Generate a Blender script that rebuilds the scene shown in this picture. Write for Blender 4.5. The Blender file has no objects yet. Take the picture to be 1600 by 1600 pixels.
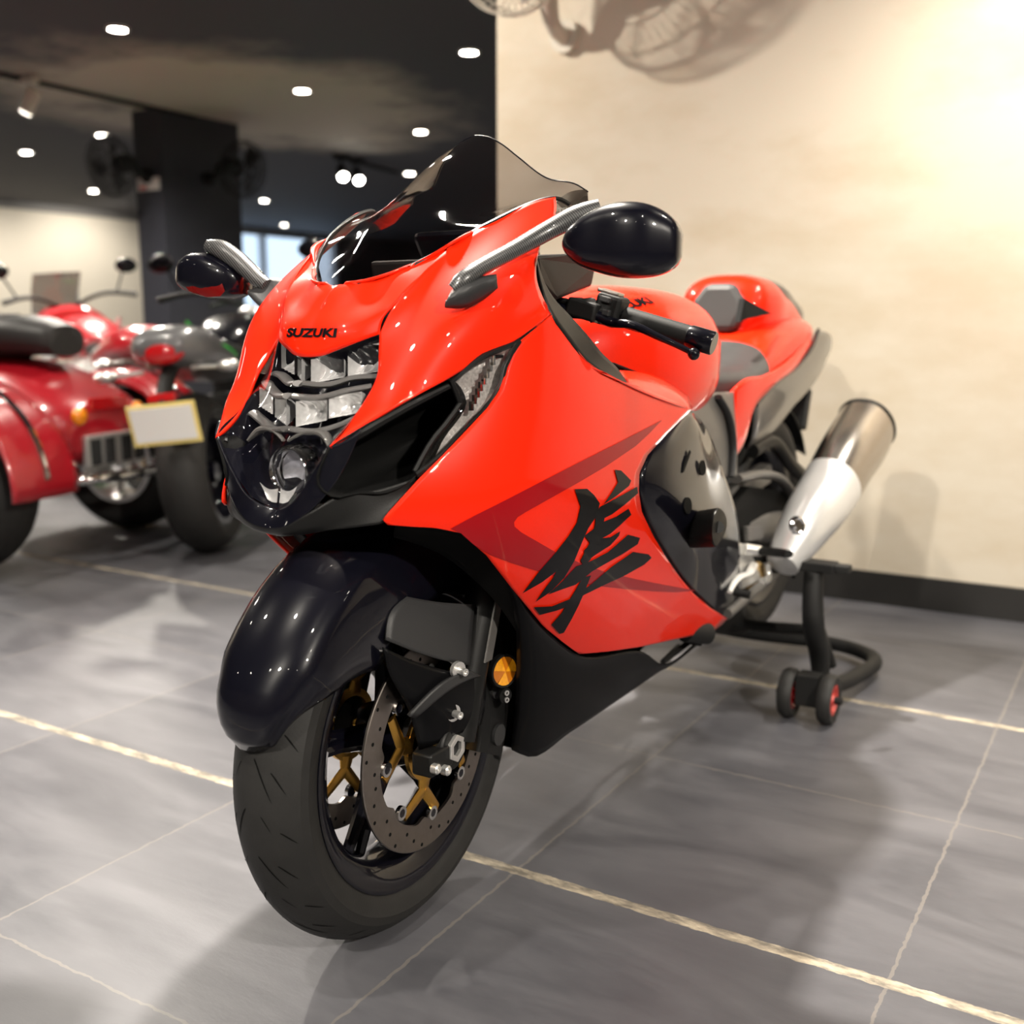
import bpy, bmesh, math, random
import numpy as np
from mathutils import Vector, Matrix
S = bpy.context.scene
COL = S.collection
rnd = random.Random(7)

# ------------------------------------------------------------------ camera
CAMP = np.array([.947, -1.193, .897]); YAW, PIT, FPX = -.546, .1728, 1663.
FW = np.array([math.sin(YAW)*math.cos(PIT), math.cos(YAW)*math.cos(PIT), -math.sin(PIT)])
RT = np.array([math.cos(YAW), -math.sin(YAW), 0.]); DN = np.cross(FW, RT)
def P(u, v, x):
    """point of the place sighted at (u, v) that lies x metres left of the bike's centre plane"""
    R = FW + RT*(u-800)/FPX + DN*(v-800)/FPX
    return CAMP + (x-CAMP[0])/R[0]*R
def PA(u, v, ax, val):
    R = FW + RT*(u-800)/FPX + DN*(v-800)/FPX
    return CAMP + (val-CAMP[ax])/R[ax]*R
cd = bpy.data.cameras.new('camera'); cam = bpy.data.objects.new('camera', cd); COL.objects.link(cam)
M = Matrix(((RT[0], -DN[0], -FW[0], CAMP[0]), (RT[1], -DN[1], -FW[1], CAMP[1]), (RT[2], -DN[2], -FW[2], CAMP[2]), (0, 0, 0, 1)))
cam.matrix_world = M
cd.sensor_width = 36; cd.lens = FPX/1600*36; cd.clip_start = .05; cd.clip_end = 100
cd.dof.use_dof = True; cd.dof.focus_distance = 1.5; cd.dof.aperture_fstop = cd.lens/13.
S.camera = cam
S.view_settings.view_transform = 'Standard'; S.view_settings.look = 'None'
S.view_settings.gamma = 1; S.view_settings.exposure = 1.42; S.view_settings.use_curve_mapping = False

# ------------------------------------------------------------------ materials
def mat(name, col, rough=.5, metal=0., coat=0., coatr=.03, spec=.5, noise=0., nscale=20., bump=0., bscale=200., emit=None, es=0., alpha=1.):
    m = bpy.data.materials.new(name); m.use_nodes = True
    nt = m.node_tree; b = nt.nodes['Principled BSDF']; L = nt.links
    b.inputs['Base Color'].default_value = (*col, 1); b.inputs['Roughness'].default_value = rough
    b.inputs['Metallic'].default_value = metal; b.inputs['Coat Weight'].default_value = coat
    b.inputs['Coat Roughness'].default_value = coatr; b.inputs['Specular IOR Level'].default_value = spec
    if emit: b.inputs['Emission Color'].default_value = (*emit, 1); b.inputs['Emission Strength'].default_value = es
    tc = nt.nodes.new('ShaderNodeTexCoord')
    n = nt.nodes.new('ShaderNodeTexNoise'); n.inputs['Scale'].default_value = nscale; n.inputs['Detail'].default_value = 5
    L.new(tc.outputs['Object'], n.inputs['Vector'])
    mx = nt.nodes.new('ShaderNodeMix'); mx.data_type = 'RGBA'
    mx.inputs[6].default_value = (*[c*(1-noise) for c in col], 1); mx.inputs[7].default_value = (*[min(1, c*(1+noise)) for c in col], 1)
    L.new(n.outputs['Fac'], mx.inputs[0]); L.new(mx.outputs[2], b.inputs['Base Color'])
    if bump:
        n2 = nt.nodes.new('ShaderNodeTexNoise'); n2.inputs['Scale'].default_value = bscale
        bp = nt.nodes.new('ShaderNodeBump'); bp.inputs['Strength'].default_value = bump; bp.inputs['Distance'].default_value = .002
        L.new(tc.outputs['Object'], n2.inputs['Vector']); L.new(n2.outputs['Fac'], bp.inputs['Height']); L.new(bp.outputs['Normal'], b.inputs['Normal'])
    return m
def lowcoat(*ms):
    for m in ms: m.node_tree.nodes['Principled BSDF'].inputs['Coat IOR'].default_value = 1.38
def glassmat(name, tint, refl=1., rough=.02, ior=1.45):
    m = bpy.data.materials.new(name); m.use_nodes = True
    nt = m.node_tree; nt.nodes.clear(); L = nt.links
    o = nt.nodes.new('ShaderNodeOutputMaterial'); t = nt.nodes.new('ShaderNodeBsdfTransparent'); g = nt.nodes.new('ShaderNodeBsdfGlossy')
    f = nt.nodes.new('ShaderNodeFresnel'); ge = nt.nodes.new('ShaderNodeNewGeometry'); mi = nt.nodes.new('ShaderNodeMix'); mi.inputs[2].default_value = ior; mi.inputs[3].default_value = 1/ior
    L.new(ge.outputs['Backfacing'], mi.inputs[0]); L.new(mi.outputs[0], f.inputs['IOR']); mx = nt.nodes.new('ShaderNodeMixShader')
    t.inputs['Color'].default_value = (*tint, 1); g.inputs['Roughness'].default_value = rough; g.inputs['Color'].default_value = (refl, refl, refl, 1)
    L.new(f.outputs[0], mx.inputs[0]); L.new(t.outputs[0], mx.inputs[1]); L.new(g.outputs[0], mx.inputs[2]); L.new(mx.outputs[0], o.inputs[0])
    return m
def carbonmat():
    m = mat('carbon weave', (.03, .03, .032), .35, coat=1.)
    nt = m.node_tree; b = nt.nodes['Principled BSDF']; L = nt.links
    tc = nt.nodes.new('ShaderNodeTexCoord'); w = nt.nodes.new('ShaderNodeTexWave'); w.inputs['Scale'].default_value = 120; w.bands_direction = 'DIAGONAL'
    w.inputs['Distortion'].default_value = .4
    cr = nt.nodes.new('ShaderNodeValToRGB'); cr.color_ramp.elements[0].color = (.008, .008, .009, 1); cr.color_ramp.elements[1].color = (.085, .085, .085, 1)
    cr.color_ramp.elements[0].position = .3; cr.color_ramp.elements[1].position = .75
    L.new(tc.outputs['Object'], w.inputs['Vector']); L.new(w.outputs['Fac'], cr.inputs[0]); L.new(cr.outputs[0], b.inputs['Base Color'])
    return m
RED = mat('orange red paint', (.74, .016, .002), .4, coat=.85, coatr=.02, spec=.08, noise=.05, nscale=300)
MAROON = mat('maroon graphic', (.27, .003, .006), .4, coat=.6, coatr=.02, spec=.08)
DECAL = mat('black graphic', (.003, .003, .004), .4, coat=.35, coatr=.02, spec=.08)
PALE = mat('pale graphic edge', (.75, .3, .2), .4, coat=1.)
GBLK = mat('gloss black paint', (.003, .003, .006), .3, coat=1., coatr=.02, spec=.1, noise=.2, nscale=400)
PBLK = mat('plain black plastic', (.003, .003, .0035), .45, coat=.25, coatr=.05, spec=.06)
lowcoat(GBLK, DECAL, MAROON, PBLK, RED)
SBLK = mat('satin black plastic', (.007, .007, .007), .42, spec=.22, bump=.1, bscale=900)
MBLK = mat('matte black plastic', (.007, .007, .007), .6, spec=.3, bump=.1, bscale=600)
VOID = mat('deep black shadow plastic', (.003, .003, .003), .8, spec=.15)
DGRY = mat('dark grey plastic', (.024, .024, .025), .48, spec=.4, bump=.2, bscale=800)
MGRY = mat('grey frame paint', (.09, .085, .08), .45, coat=.2, bump=.3, bscale=900)
RUB = mat('tyre rubber', (.016, .0155, .015), .6, spec=.3, noise=.25, nscale=40, bump=.1, bscale=300)
RUBG = mat('tread groove', (.003, .003, .003), .8, spec=.1)
SIDEW = mat('tyre sidewall', (.028, .027, .026), .6, noise=.2, nscale=30)
STEEL = mat('brushed steel', (.42, .39, .36), .28, metal=1., noise=.15, nscale=60)
DISCM = mat('brake disc steel', (.30, .265, .24), .33, metal=1., noise=.15, nscale=80)
CHROME = mat('chrome', (.82, .82, .82), .07, metal=1.)
SILV = mat('silver alloy', (.78, .77, .75), .3, metal=.85)
GOLD = mat('gold anodised', (.72, .40, .08), .3, metal=1., noise=.15, nscale=40)
AMBER = mat('amber reflector', (.85, .30, .01), .25, coat=1., noise=.45, nscale=250, emit=(.9, .3, .0), es=.0)
MUFF = mat('muffler metal', (.50, .46, .42), .24, metal=1., noise=.1, nscale=20)
SEATM = mat('seat vinyl', (.032, .031, .031), .45, spec=.35, bump=.2, bscale=700)
LENS = glassmat('clear lens', (.97, .97, .98))
SMOKE = glassmat('smoked windshield', (.54, .51, .50))
SIGM = glassmat('signal lens', (.82, .80, .80))
CARB = carbonmat()
REFL = mat('reflector chrome', (.85, .84, .82), .22, metal=.55, noise=.35, nscale=120)
TEXTG = mat('grey lettering', (.3, .3, .3), .5)
WHITE = mat('white paint', (.75, .74, .72), .35, coat=.5)
REDL = mat('red tail lens', (.5, .005, .008), .2, coat=1.)
DRED = mat('candy red paint', (.36, .006, .014), .3, coat=1., coatr=.02)
GREEN = mat('green paint', (.03, .55, .06), .35, coat=.8)
GOLDR = mat('bronze rim', (.45, .3, .12), .4, metal=.6)
PLATEY = mat('pale yellow plate rim', (.75, .6, .2), .5)

# ------------------------------------------------------------------ mesh helpers
def cr_resample(pts, n):
    pts = np.asarray(pts, float)
    if len(pts) == 1: return np.repeat(pts, n, 0)
    d = np.linalg.norm(np.diff(pts, axis=0), axis=1); d = np.maximum(d, 1e-9)
    t = np.concatenate([[0], np.cumsum(d)]); s = np.linspace(0, t[-1], n)
    # monotone-ish Catmull-Rom with chordal tangents
    m = np.zeros_like(pts)
    if len(pts) > 2:
        a = (pts[1:-1]-pts[:-2])/d[:-1, None]; b = (pts[2:]-pts[1:-1])/d[1:, None]
        w = (d[:-1]/(d[:-1]+d[1:]))[:, None]
        m[1:-1] = a*(1-w)+b*w
        m[0] = 2*(pts[1]-pts[0])/d[0]-m[1]; m[-1] = 2*(pts[-1]-pts[-2])/d[-1]-m[-2]
        m[0] = .5*m[0]+.5*(pts[1]-pts[0])/d[0]; m[-1] = .5*m[-1]+.5*(pts[-1]-pts[-2])/d[-1]
    else: m[:] = (pts[1]-pts[0])/d[0]
    i = np.clip(np.searchsorted(t, s, 'right')-1, 0, len(pts)-2)
    h = d[i]; x = ((s-t[i])/h)[:, None]; h = h[:, None]
    return (2*x**3-3*x**2+1)*pts[i]+(x**3-2*x**2+x)*h*m[i]+(-2*x**3+3*x**2)*pts[i+1]+(x**3-x**2)*h*m[i+1]
def loftgrid(rows, nu, nv):
    A = np.stack([cr_resample(r, nu) for r in rows])            # k,nu,3
    # across rows with a common parameter
    k = len(rows)
    if k == 1: return A
    d = np.maximum(np.linalg.norm(np.diff(A, axis=0), axis=2).mean(1), 1e-6); t = np.concatenate([[0], np.cumsum(d)])
    s = np.linspace(0, t[-1], nv); m = np.zeros_like(A); D = d[:, None, None]
    if k > 2:
        a = (A[1:-1]-A[:-2])/D[:-1]; b = (A[2:]-A[1:-1])/D[1:]; w = D[:-1]/(D[:-1]+D[1:])
        m[1:-1] = a*(1-w)+b*w; m[0] = 1.5*(A[1]-A[0])/D[0]-.5*m[1]; m[-1] = 1.5*(A[-1]-A[-2])/D[-1]-.5*m[-2]
    else: m[:] = (A[1]-A[0])/D[0]
    i = np.clip(np.searchsorted(t, s, 'right')-1, 0, k-2); h = d[i][:, None, None]; x = ((s-t[i])/d[i])[:, None, None]
    return (2*x**3-3*x**2+1)*A[i]+(x**3-2*x**2+x)*h*m[i]+(-2*x**3+3*x**2)*A[i+1]+(x**3-x**2)*h*m[i+1]
class MB:
    """collects shapes that become one mesh"""
    def __init__(s): s.v = []; s.f = []; s.mi = []; s.k = 0
    def add(s, V, F, mi=None):
        o = len(s.v); s.v += [tuple(map(float, p)) for p in V]; s.f += [tuple(i+o for i in f) for f in F]; s.mi += [s.k if mi is None else mi]*len(F); return s
    def grid(s, G, closeu=False, closev=False, flip=False, caps=False):
        nv, nu = G.shape[:2]; F = []
        for j in range(nv if closev else nv-1):
            for i in range(nu if closeu else nu-1):
                a, b, c, d = j*nu+i, j*nu+(i+1) % nu, ((j+1) % nv)*nu+(i+1) % nu, ((j+1) % nv)*nu+i
                F.append((a, d, c, b) if flip else (a, b, c, d))
        if caps: F.append(tuple(range(nu))[::-1]); F.append(tuple((nv-1)*nu+i for i in range(nu)))
        return s.add(G.reshape(-1, 3), F)
    def tube(s, pts, r, n=12, res=None, caps=True, flat=None, up=None):
        pts = np.asarray(pts, float)
        r = np.broadcast_to(np.asarray(r, float), (len(pts),)) if np.ndim(r) else np.full(len(pts), float(r))
        if res: q = cr_resample(np.c_[pts, r], res); pts, r = q[:, :3], q[:, 3]
        T = np.gradient(pts, axis=0); T /= np.linalg.norm(T, axis=1)[:, None]+1e-12
        u = np.array([0, 0, 1.]) if up is None else np.array(up, float)
        if abs(T[0]@u) > .95*np.linalg.norm(u): u = np.array([1., 0, 0])
        R = []
        for p, t, rr in zip(pts, T, r):
            a = u-(u@t)*t; a /= np.linalg.norm(a); b = np.cross(t, a); u = a
            th = np.linspace(0, 2*np.pi, n, endpoint=False); fl = 1. if flat is None else flat
            R.append(p+rr*(np.cos(th)[:, None]*a*fl+np.sin(th)[:, None]*b))
        return s.grid(np.array(R), closeu=True, caps=caps)
    def lathe(s, prof, c, axis=(1, 0, 0), n=48, a0=0, a1=2*math.pi, closeprof=False):
        ax = np.array(axis, float); ax /= np.linalg.norm(ax); u = np.array([0, 0, 1.]) if abs(ax[2]) < .9 else np.array([1., 0, 0])
        u = u-(u@ax)*ax; u /= np.linalg.norm(u); w = np.cross(ax, u); full = abs(a1-a0) > 6.28
        th = np.linspace(a0, a1, n, endpoint=not full); c = np.array(c, float)
        G = np.array([[c+ax*h+rr*(math.cos(t)*u+math.sin(t)*w) for t in th] for h, rr in prof])
        return s.grid(G, closeu=full, closev=closeprof)
    def disc(s, c, r, axis, h=.002, n=24, r0=0.):
        if r0: return s.lathe([(-h/2, r0), (-h/2, r), (h/2, r), (h/2, r0)], c, axis, n, closeprof=True)
        return s.lathe([(-h/2, 1e-5), (-h/2, r), (h/2, r), (h/2, 1e-5)], c, axis, n)
    def box(s, c, size, R=None):
        c = np.array(c, float); h = np.array(size, float)/2
        V = np.array([[x, y, z] for x in (-1, 1) for y in (-1, 1) for z in (-1, 1)])*h
        if R is not None: V = V@np.array(R).T
        return s.add(V+c, [(0, 1, 3, 2), (4, 6, 7, 5), (0, 4, 5, 1), (2, 3, 7, 6), (0, 2, 6, 4), (1, 5, 7, 3)])
    def prism(s, poly, off):
        """closed polygon of 3-D points extruded by the vector off"""
        A = np.asarray(poly, float); n = len(A); B = A+np.array(off, float)
        F = [tuple(range(n))[::-1], tuple(range(n, 2*n))]+[(i, (i+1) % n, n+(i+1) % n, n+i) for i in range(n)]
        return s.add(np.r_[A, B], F)
    def ball(s, c, r, n=16, sc=(1, 1, 1)):
        th = np.linspace(0, np.pi, n//2+1); ph = np.linspace(0, 2*np.pi, n, endpoint=False)
        G = np.array([[(c[0]+r*sc[0]*math.sin(a)*math.cos(b), c[1]+r*sc[1]*math.sin(a)*math.sin(b), c[2]+r*sc[2]*math.cos(a)) for b in ph] for a in th])
        return s.grid(G, closeu=True)
    def mirror(s):
        n = len(s.v); V = [(-x, y, z) for x, y, z in s.v]; s.v += V; m = len(s.f)
        s.f += [tuple(i+n for i in f)[::-1] for f in s.f]; s.mi += s.mi[:m]; return s
    def xf(s, Mx):
        s.v = [tuple(Mx @ Vector(p)) for p in s.v]; return s
    def obj(s, name, mats, parent=None, smooth=True, angle=40, solid=0., bevel=0., merge=1e-5, out=None, sub=0, loc=None):
        me = bpy.data.meshes.new(name); me.from_pydata(s.v, [], s.f); mats = mats if isinstance(mats, (list, tuple)) else [mats]
        for q in mats: me.materials.append(q)
        me.polygons.foreach_set('material_index', s.mi)
        bm = bmesh.new(); bm.from_mesh(me); bmesh.ops.remove_doubles(bm, verts=bm.verts, dist=merge)
        bmesh.ops.dissolve_degenerate(bm, edges=bm.edges, dist=1e-7)
        bmesh.ops.recalc_face_normals(bm, faces=bm.faces)
        if out is not None:
            o = Vector(out)
            seen = set(); bm.faces.ensure_lookup_table()
            for f0 in bm.faces:
                if f0.index in seen: continue
                isl = []; stack = [f0]; seen.add(f0.index)
                while stack:
                    f = stack.pop(); isl.append(f)
                    for e in f.edges:
                        for g in e.link_faces:
                            if g.index not in seen: seen.add(g.index); stack.append(g)
                if sum(f.normal.dot(o)*f.calc_area() for f in isl) < 0: bmesh.ops.reverse_faces(bm, faces=isl)
        bm.to_mesh(me); bm.free()
        if smooth: me.shade_smooth(); me.set_sharp_from_angle(angle=math.radians(angle))
        ob = bpy.data.objects.new(name, me); COL.objects.link(ob)
        if parent: ob.parent = parent
        if loc is not None: ob.location = loc
        if solid: q = ob.modifiers.new('thickness', 'SOLIDIFY'); q.thickness = solid; q.offset = -1; q.use_even_offset = False
        if bevel: q = ob.modifiers.new('bevel', 'BEVEL'); q.width = bevel; q.segments = 2; q.limit_method = 'ANGLE'; q.angle_limit = math.radians(35)
        if sub: q = ob.modifiers.new('sub', 'SUBSURF'); q.levels = sub; q.render_levels = sub
        return ob
def empty(name, loc=(0, 0, 0), rz=0.):
    o = bpy.data.objects.new(name, None); o.location = loc; o.rotation_euler = (0, 0, rz); o.empty_display_size = .1; COL.objects.link(o); return o
def tag(o, label, cat, group=None):
    o['label'] = label; o['category'] = cat
    if group: o['group'] = group
    return o
def struct(o): o['kind'] = 'structure'; return o
def polyx(rows, deg):
    q = np.array([p for r in rows for p in r], float); c = q[:, :2].mean(0); sc = q[:, :2].std(0)
    ex = [(i, j) for i in range(deg+1) for j in range(deg+1-i)]
    def B(uv): w = (np.asarray(uv, float)-c)/sc; return np.stack([w[..., 0]**i*w[..., 1]**j for i, j in ex], -1)
    k = np.linalg.lstsq(B(q[:, :2]), q[:, 2], rcond=None)[0]
    return lambda uv: B(uv)@k
def to3(G): return np.array([[P(*p) for p in r] for r in G])
def rows3(rows): return [[P(*p) for p in r] for r in rows]
def patch(rows, nu=24, nv=24, deg=None):
    if deg:
        f = polyx(rows, deg); G = loftgrid(rows, nu, nv); G[..., 2] = f(G[..., :2]); return to3(G), f
    return loftgrid(rows3(rows), nu, nv), None
def decal_mesh(polys, fx, off=.0012, maxlen=14.):
    mb = MB()
    for poly in polys:
        bm = bmesh.new(); vs = [bm.verts.new((u, v, 0)) for u, v in poly]
        es = [bm.edges.new((vs[i], vs[(i+1) % len(vs)])) for i in range(len(vs))]
        bmesh.ops.triangle_fill(bm, use_beauty=True, edges=es)
        for _ in range(4):
            e = [q for q in bm.edges if q.calc_length() > maxlen]
            if not e: break
            bmesh.ops.subdivide_edges(bm, edges=e, cuts=1); bmesh.ops.triangulate(bm, faces=[f for f in bm.faces if len(f.verts) > 3])
        bm.verts.index_update(); V = []
        for q in bm.verts:
            u, v = q.co.x, q.co.y; g = lambda a, b: P(a, b, float(fx(np.array([a, b]))))
            p = g(u, v); n = np.cross(g(u+2, v)-p, g(u, v+2)-p); n /= np.linalg.norm(n); n = n if n[0] > 0 else -n
            V.append(p+n*off)
        mb.add(V, [tuple(w.index for w in f.verts) for f in bm.faces]); bm.free()
    return mb
def crop(pts, s, ox, oy): return [(ox+x*s, oy+y*s) for x, y in pts]

# ================================================================== THE MOTORCYCLE
bike = empty('motorcycle')
tag(bike, 'orange-red sport motorcycle with a black brush-stroke character on its side fairing', 'motorcycle')

# ---- wheels
def wheel(c, R, hw, rimr, rimw, parent, spokes, steer=0., rimmat=GBLK, grooves=True, wname='wheel'):
    cx, cy, cz = c
    Mx = Matrix.Translation(Vector((0, .05, 0))) @ Matrix.Rotation(steer, 4, 'Z') @ Matrix.Translation(Vector((0, -.05, 0))) if steer else Matrix.Identity(4)
    b = rimr+.005
    rim = MB()
    prof = [(rimw, b-.003), (rimw, b+.003), (rimw-.006, b+.004), (rimw-.008, b-.012), (rimw-.02, rimr-.018), (0, rimr-.03), (-rimw+.02, rimr-.018), (-rimw+.008, b-.012), (-rimw+.006, b+.004), (-rimw, b+.003), (-rimw, b-.003), (-rimw+.012, rimr-.024), (-rimw+.026, rimr-.034), (0, rimr-.042), (rimw-.026, rimr-.034), (rimw-.012, rimr-.024)]
    rim.lathe(prof, c, n=96, closeprof=True)
    rim.lathe([(-.045, .02), (-.045, .038), (-.02, .048), (.02, .048), (.045, .038), (.045, .02)], c, n=32)
    for k in range(spokes):
        a = 2*math.pi*(k+.32)/spokes
        for s_ in (-1, 1):
            pts = []
            for t in np.linspace(0, 1, 6):
                r = .042+t*(rimr-.036-.042); aa = a+s_*(.12*(1-t)+.13*max(0, t-.55)*2.0)*.75
                pts.append((cx+s_*.008*(1-t), cy+r*math.cos(aa), cz+r*math.sin(aa)))
            rim.tube(pts, np.linspace(.014, .0085, 6), n=8)
    w = rim.xf(Mx).obj(wname, rimmat, parent, angle=35)
    ty = MB()
    tp = [(rimw-.009, b-.004), (rimw-.002, b+.003), (hw-.004, b+.5*(R-b)*.5), (hw, b+.42*(R-b)), (hw-.002, b+.52*(R-b))]
    nS = 18
    for q in np.linspace(1, -1, nS):
        tp.append((q*(hw-.003), R-(R-b)*.42*(abs(q)**2.1)))
    tp += [(-x, r) for x, r in tp[:5]][::-1]
    ty.lathe(tp, c, n=128, closeprof=True)
    t_ = ty.xf(Mx).obj('tyre', RUB, w, angle=30)
    if grooves:
        g = MB()
        def S3(q, a, lift=.0005):
            r = R-(R-b)*.42*(abs(q)**2.1)+lift; return (cx+q*(hw-.003), cy-r*math.cos(a), cz+r*math.sin(a))
        for k in range(14):
            for s_ in (-1, 1):
                a0 = 2*math.pi*(k+(.5 if s_ > 0 else 0))/14
                for (q0, q1, da0, da1, wd) in ((.10, .55, 0, -.19, .017), (.50, .80, -.05, -.15, .012), (.66, .93, .12, .05, .010), (.30, .5, .2, .12, .008)):
                    N = 9; L = []; Rr = []
                    for t in np.linspace(0, 1, N):
                        q = q0+(q1-q0)*t; a = a0+da0+(da1-da0)*t**1.2; h = wd*math.sin(math.pi*min(1, .12+.88*t))**.7*.5
                        L.append(S3(s_*q, a+h)); Rr.append(S3(s_*q, a-h))
                    g.grid(np.array([L, Rr]))
        g.xf(Mx).obj('tread_groove', RUBG, w)
    return w, Mx
FWC = (0, .006, .2965)
STEER = .0297
fw, MX = wheel(FWC, .2965, .060, .216, .052, bike, 5, STEER)
# brake discs
def brake(side, holes=True):
    x = side*.072; c = (x, FWC[1], FWC[2]); d = MB()
    n = 160; th = np.linspace(0, 2*np.pi, n, endpoint=False)
    r_in = .121-.009*np.maximum(0, np.cos(8*(th-math.radians(8))))**3
    G = []
    for h, rr in ((-.0025, None), (-.0025, .1585), (-.0015, .16), (.0015, .16), (.0025, .1585), (.0025, None)):
        r = np.full(n, rr) if rr else r_in
        G.append(np.stack([np.full(n, x+h), c[1]-r*np.cos(th), c[2]+r*np.sin(th)], -1))
    d.grid(np.array(G), closeu=True, closev=True); d.k = 1
    for k in range(40):
        a = 2*math.pi*k/40; r = .1335+.0095*((k*2) % 3)
        for q in (-1, 1): d.disc((x+q*.00265, c[1]-r*math.cos(a), c[2]+r*math.sin(a)), .0028, (1, 0, 0), .0004, 10)
    ob = d.xf(MX).obj('brake_disc', [DISCM, VOID], bike, angle=30)
    g = MB()
    g.disc(c, .056, (1, 0, 0), .007, 40, r0=.044)
    for k in range(4):
        a = math.radians(45*2*k+22)+math.radians(-8.5+ -22.5+22.5)
        node = np.array([x+.001, c[1]-.070*math.cos(a), c[2]+.070*math.sin(a)])
        g.tube([(x+.001, c[1]-.048*math.cos(a), c[2]+.048*math.sin(a)), node], [.017, .012], n=10, flat=.25, up=(1, 0, 0))
        for da in (-22.5, 22.5):
            e = a+math.radians(da)
            g.tube([node, (x+.001, c[1]-.112*math.cos(e), c[2]+.112*math.sin(e))], [.0105, .0085], n=10, flat=.35, up=(1, 0, 0))
            n2 = a+math.radians(da*.55)
    g.xf(MX).obj('disc_carrier', GOLD, ob)
    for k in range(8):
        e = math.radians(45*k-.5); p = (x+side*.004, c[1]-.110*math.cos(e), c[2]+.110*math.sin(e))
        b = MB(); b.disc(p, .0105, (1, 0, 0), .006, 20, r0=.0062); b.k = 1; b.disc(p, .0062, (1, 0, 0), .004, 16)
        b.xf(MX).obj('rivet', [CHROME, GBLK], ob)
    return ob
brake(1); brake(-1)
# forks
def fork(side):
    x = side*.104
    dirv = np.array([0, .347, .938]); base = np.array([x, FWC[1]+.03, FWC[2]-.0])
    p = lambda t: base+dirv*t
    m = MB(); m.tube([p(.0), p(.16), p(.27)], [.026, .027, .027], n=20)
    o = m.xf(MX).obj('fork_leg', SBLK, bike)
    m = MB(); m.tube([p(.27), p(.275), p(.276), p(.5)], [.030, .030, .0265, .0265], n=20); m.xf(MX).obj('fork_tube', SILV, o)
    for t in (.29, .335, .38): q = MB(); q.lathe([(-.006, .0268), (-.006, .0285), (.006, .0285), (.006, .0268)], p(t), dirv, 20); q.xf(MX).obj('fork_band', GBLK, o)
    m = MB(); m.prism([p(.12)+np.array([side*.0262, -.010, 0]), p(.12)+np.array([side*.0262, .010, 0]), p(.25)+np.array([side*.0265, .010, 0]), p(.25)+np.array([side*.0265, -.010, 0])], (side*.003, 0, 0)); m.xf(MX).obj('fork_sticker', MGRY, o)
    # axle clamp, nut
    m = MB(); m.tube([(x-side*.02, FWC[1], FWC[2]), (x+side*.014, FWC[1], FWC[2])], .034, n=20); m.box((x, FWC[1]-.036, FWC[2]-.006), (.034, .058, .034)); m.xf(MX).obj('axle_clamp', SBLK, o, bevel=.004)
    m = MB(); m.lathe([(-.004, .012), (-.004, .021), (.004, .021), (.004, .012)], (x+side*.016, FWC[1], FWC[2]), n=6, closeprof=True); m.xf(MX).obj('axle_nut', SILV, o, smooth=False, bevel=.001)
    for dy in (-.060, -.034): q = MB(); q.lathe([(-.006, .0001), (-.006, .0075), (.003, .0075), (.005, .0055), (.005, .0036), (.002, .003), (.002, .0001)], (x+side*.022, FWC[1]+dy, FWC[2]-.014+(.006 if dy < -.05 else -.006)), n=16); q.xf(MX).obj('bolt', SILV, o)
    return o
fork(1); fork(-1)
# caliper
def caliper(side):
    c = MB(); ang = [math.radians(a) for a in np.linspace(-25, 35, 9)]
    prof = []
    for r, xx in ((.105, .05), (.105, .098), (.12, .108), (.165, .108), (.172, .09), (.172, .05)):
        prof.append([(side*xx, FWC[1]+r*math.cos(a), FWC[2]+r*math.sin(a)) for a in ang])
    c.grid(np.array(prof), closev=True)
    o = c.xf(MX).obj('brake_caliper', SBLK, bike, angle=30, bevel=.003)
    for a in (-12, 20):
        q = MB(); q.disc((side*.110, FWC[1]+.142*math.cos(math.radians(a)), FWC[2]+.142*math.sin(math.radians(a))), .017, (1, 0, 0), .006, 20); q.xf(MX).obj('piston_cap', DGRY, o)
    return o
caliper(1); caliper(-1)
# front fender
fd = MB(); angs = np.radians(np.linspace(15, 118, 46)); G = []
def fender_pt(a, s):
    # s in [-1,1] across; a angle from forward horizontal
    d = math.degrees(a); tip = min(1., max(0., (d-15)/20.)); w = .014+.061*tip**.5
    R = .341-.030*max(0, 1-(d-15)/13.)**2
    skirt = .012+.10*min(1, max(0, (d-20)/30.))**1.3
    if d > 75: skirt += -.03*min(1, (d-75)/25.)
    k = abs(s)
    if k < .62:
        q = k/.62; xx = w*math.sin(q*math.pi/2)**.95; rr = R-.040*(1-math.cos(q*math.pi/2))*min(1, .25+tip)
    else:
        q = (k-.62)/.38; xx = w+.004*math.sin(q*math.pi); rr = R-.040*min(1, .25+tip)-skirt*q
    return (math.copysign(xx, s) if s else 0, FWC[1]-rr*math.cos(a), FWC[2]+rr*math.sin(a))
for a in angs: G.append([fender_pt(a, s) for s in np.linspace(-1, 1, 41)])
fd.grid(np.array(G)); fd.xf(MX).obj('fender', GBLK, bike, solid=.003, angle=50, out=(0, -1, .6))
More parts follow.
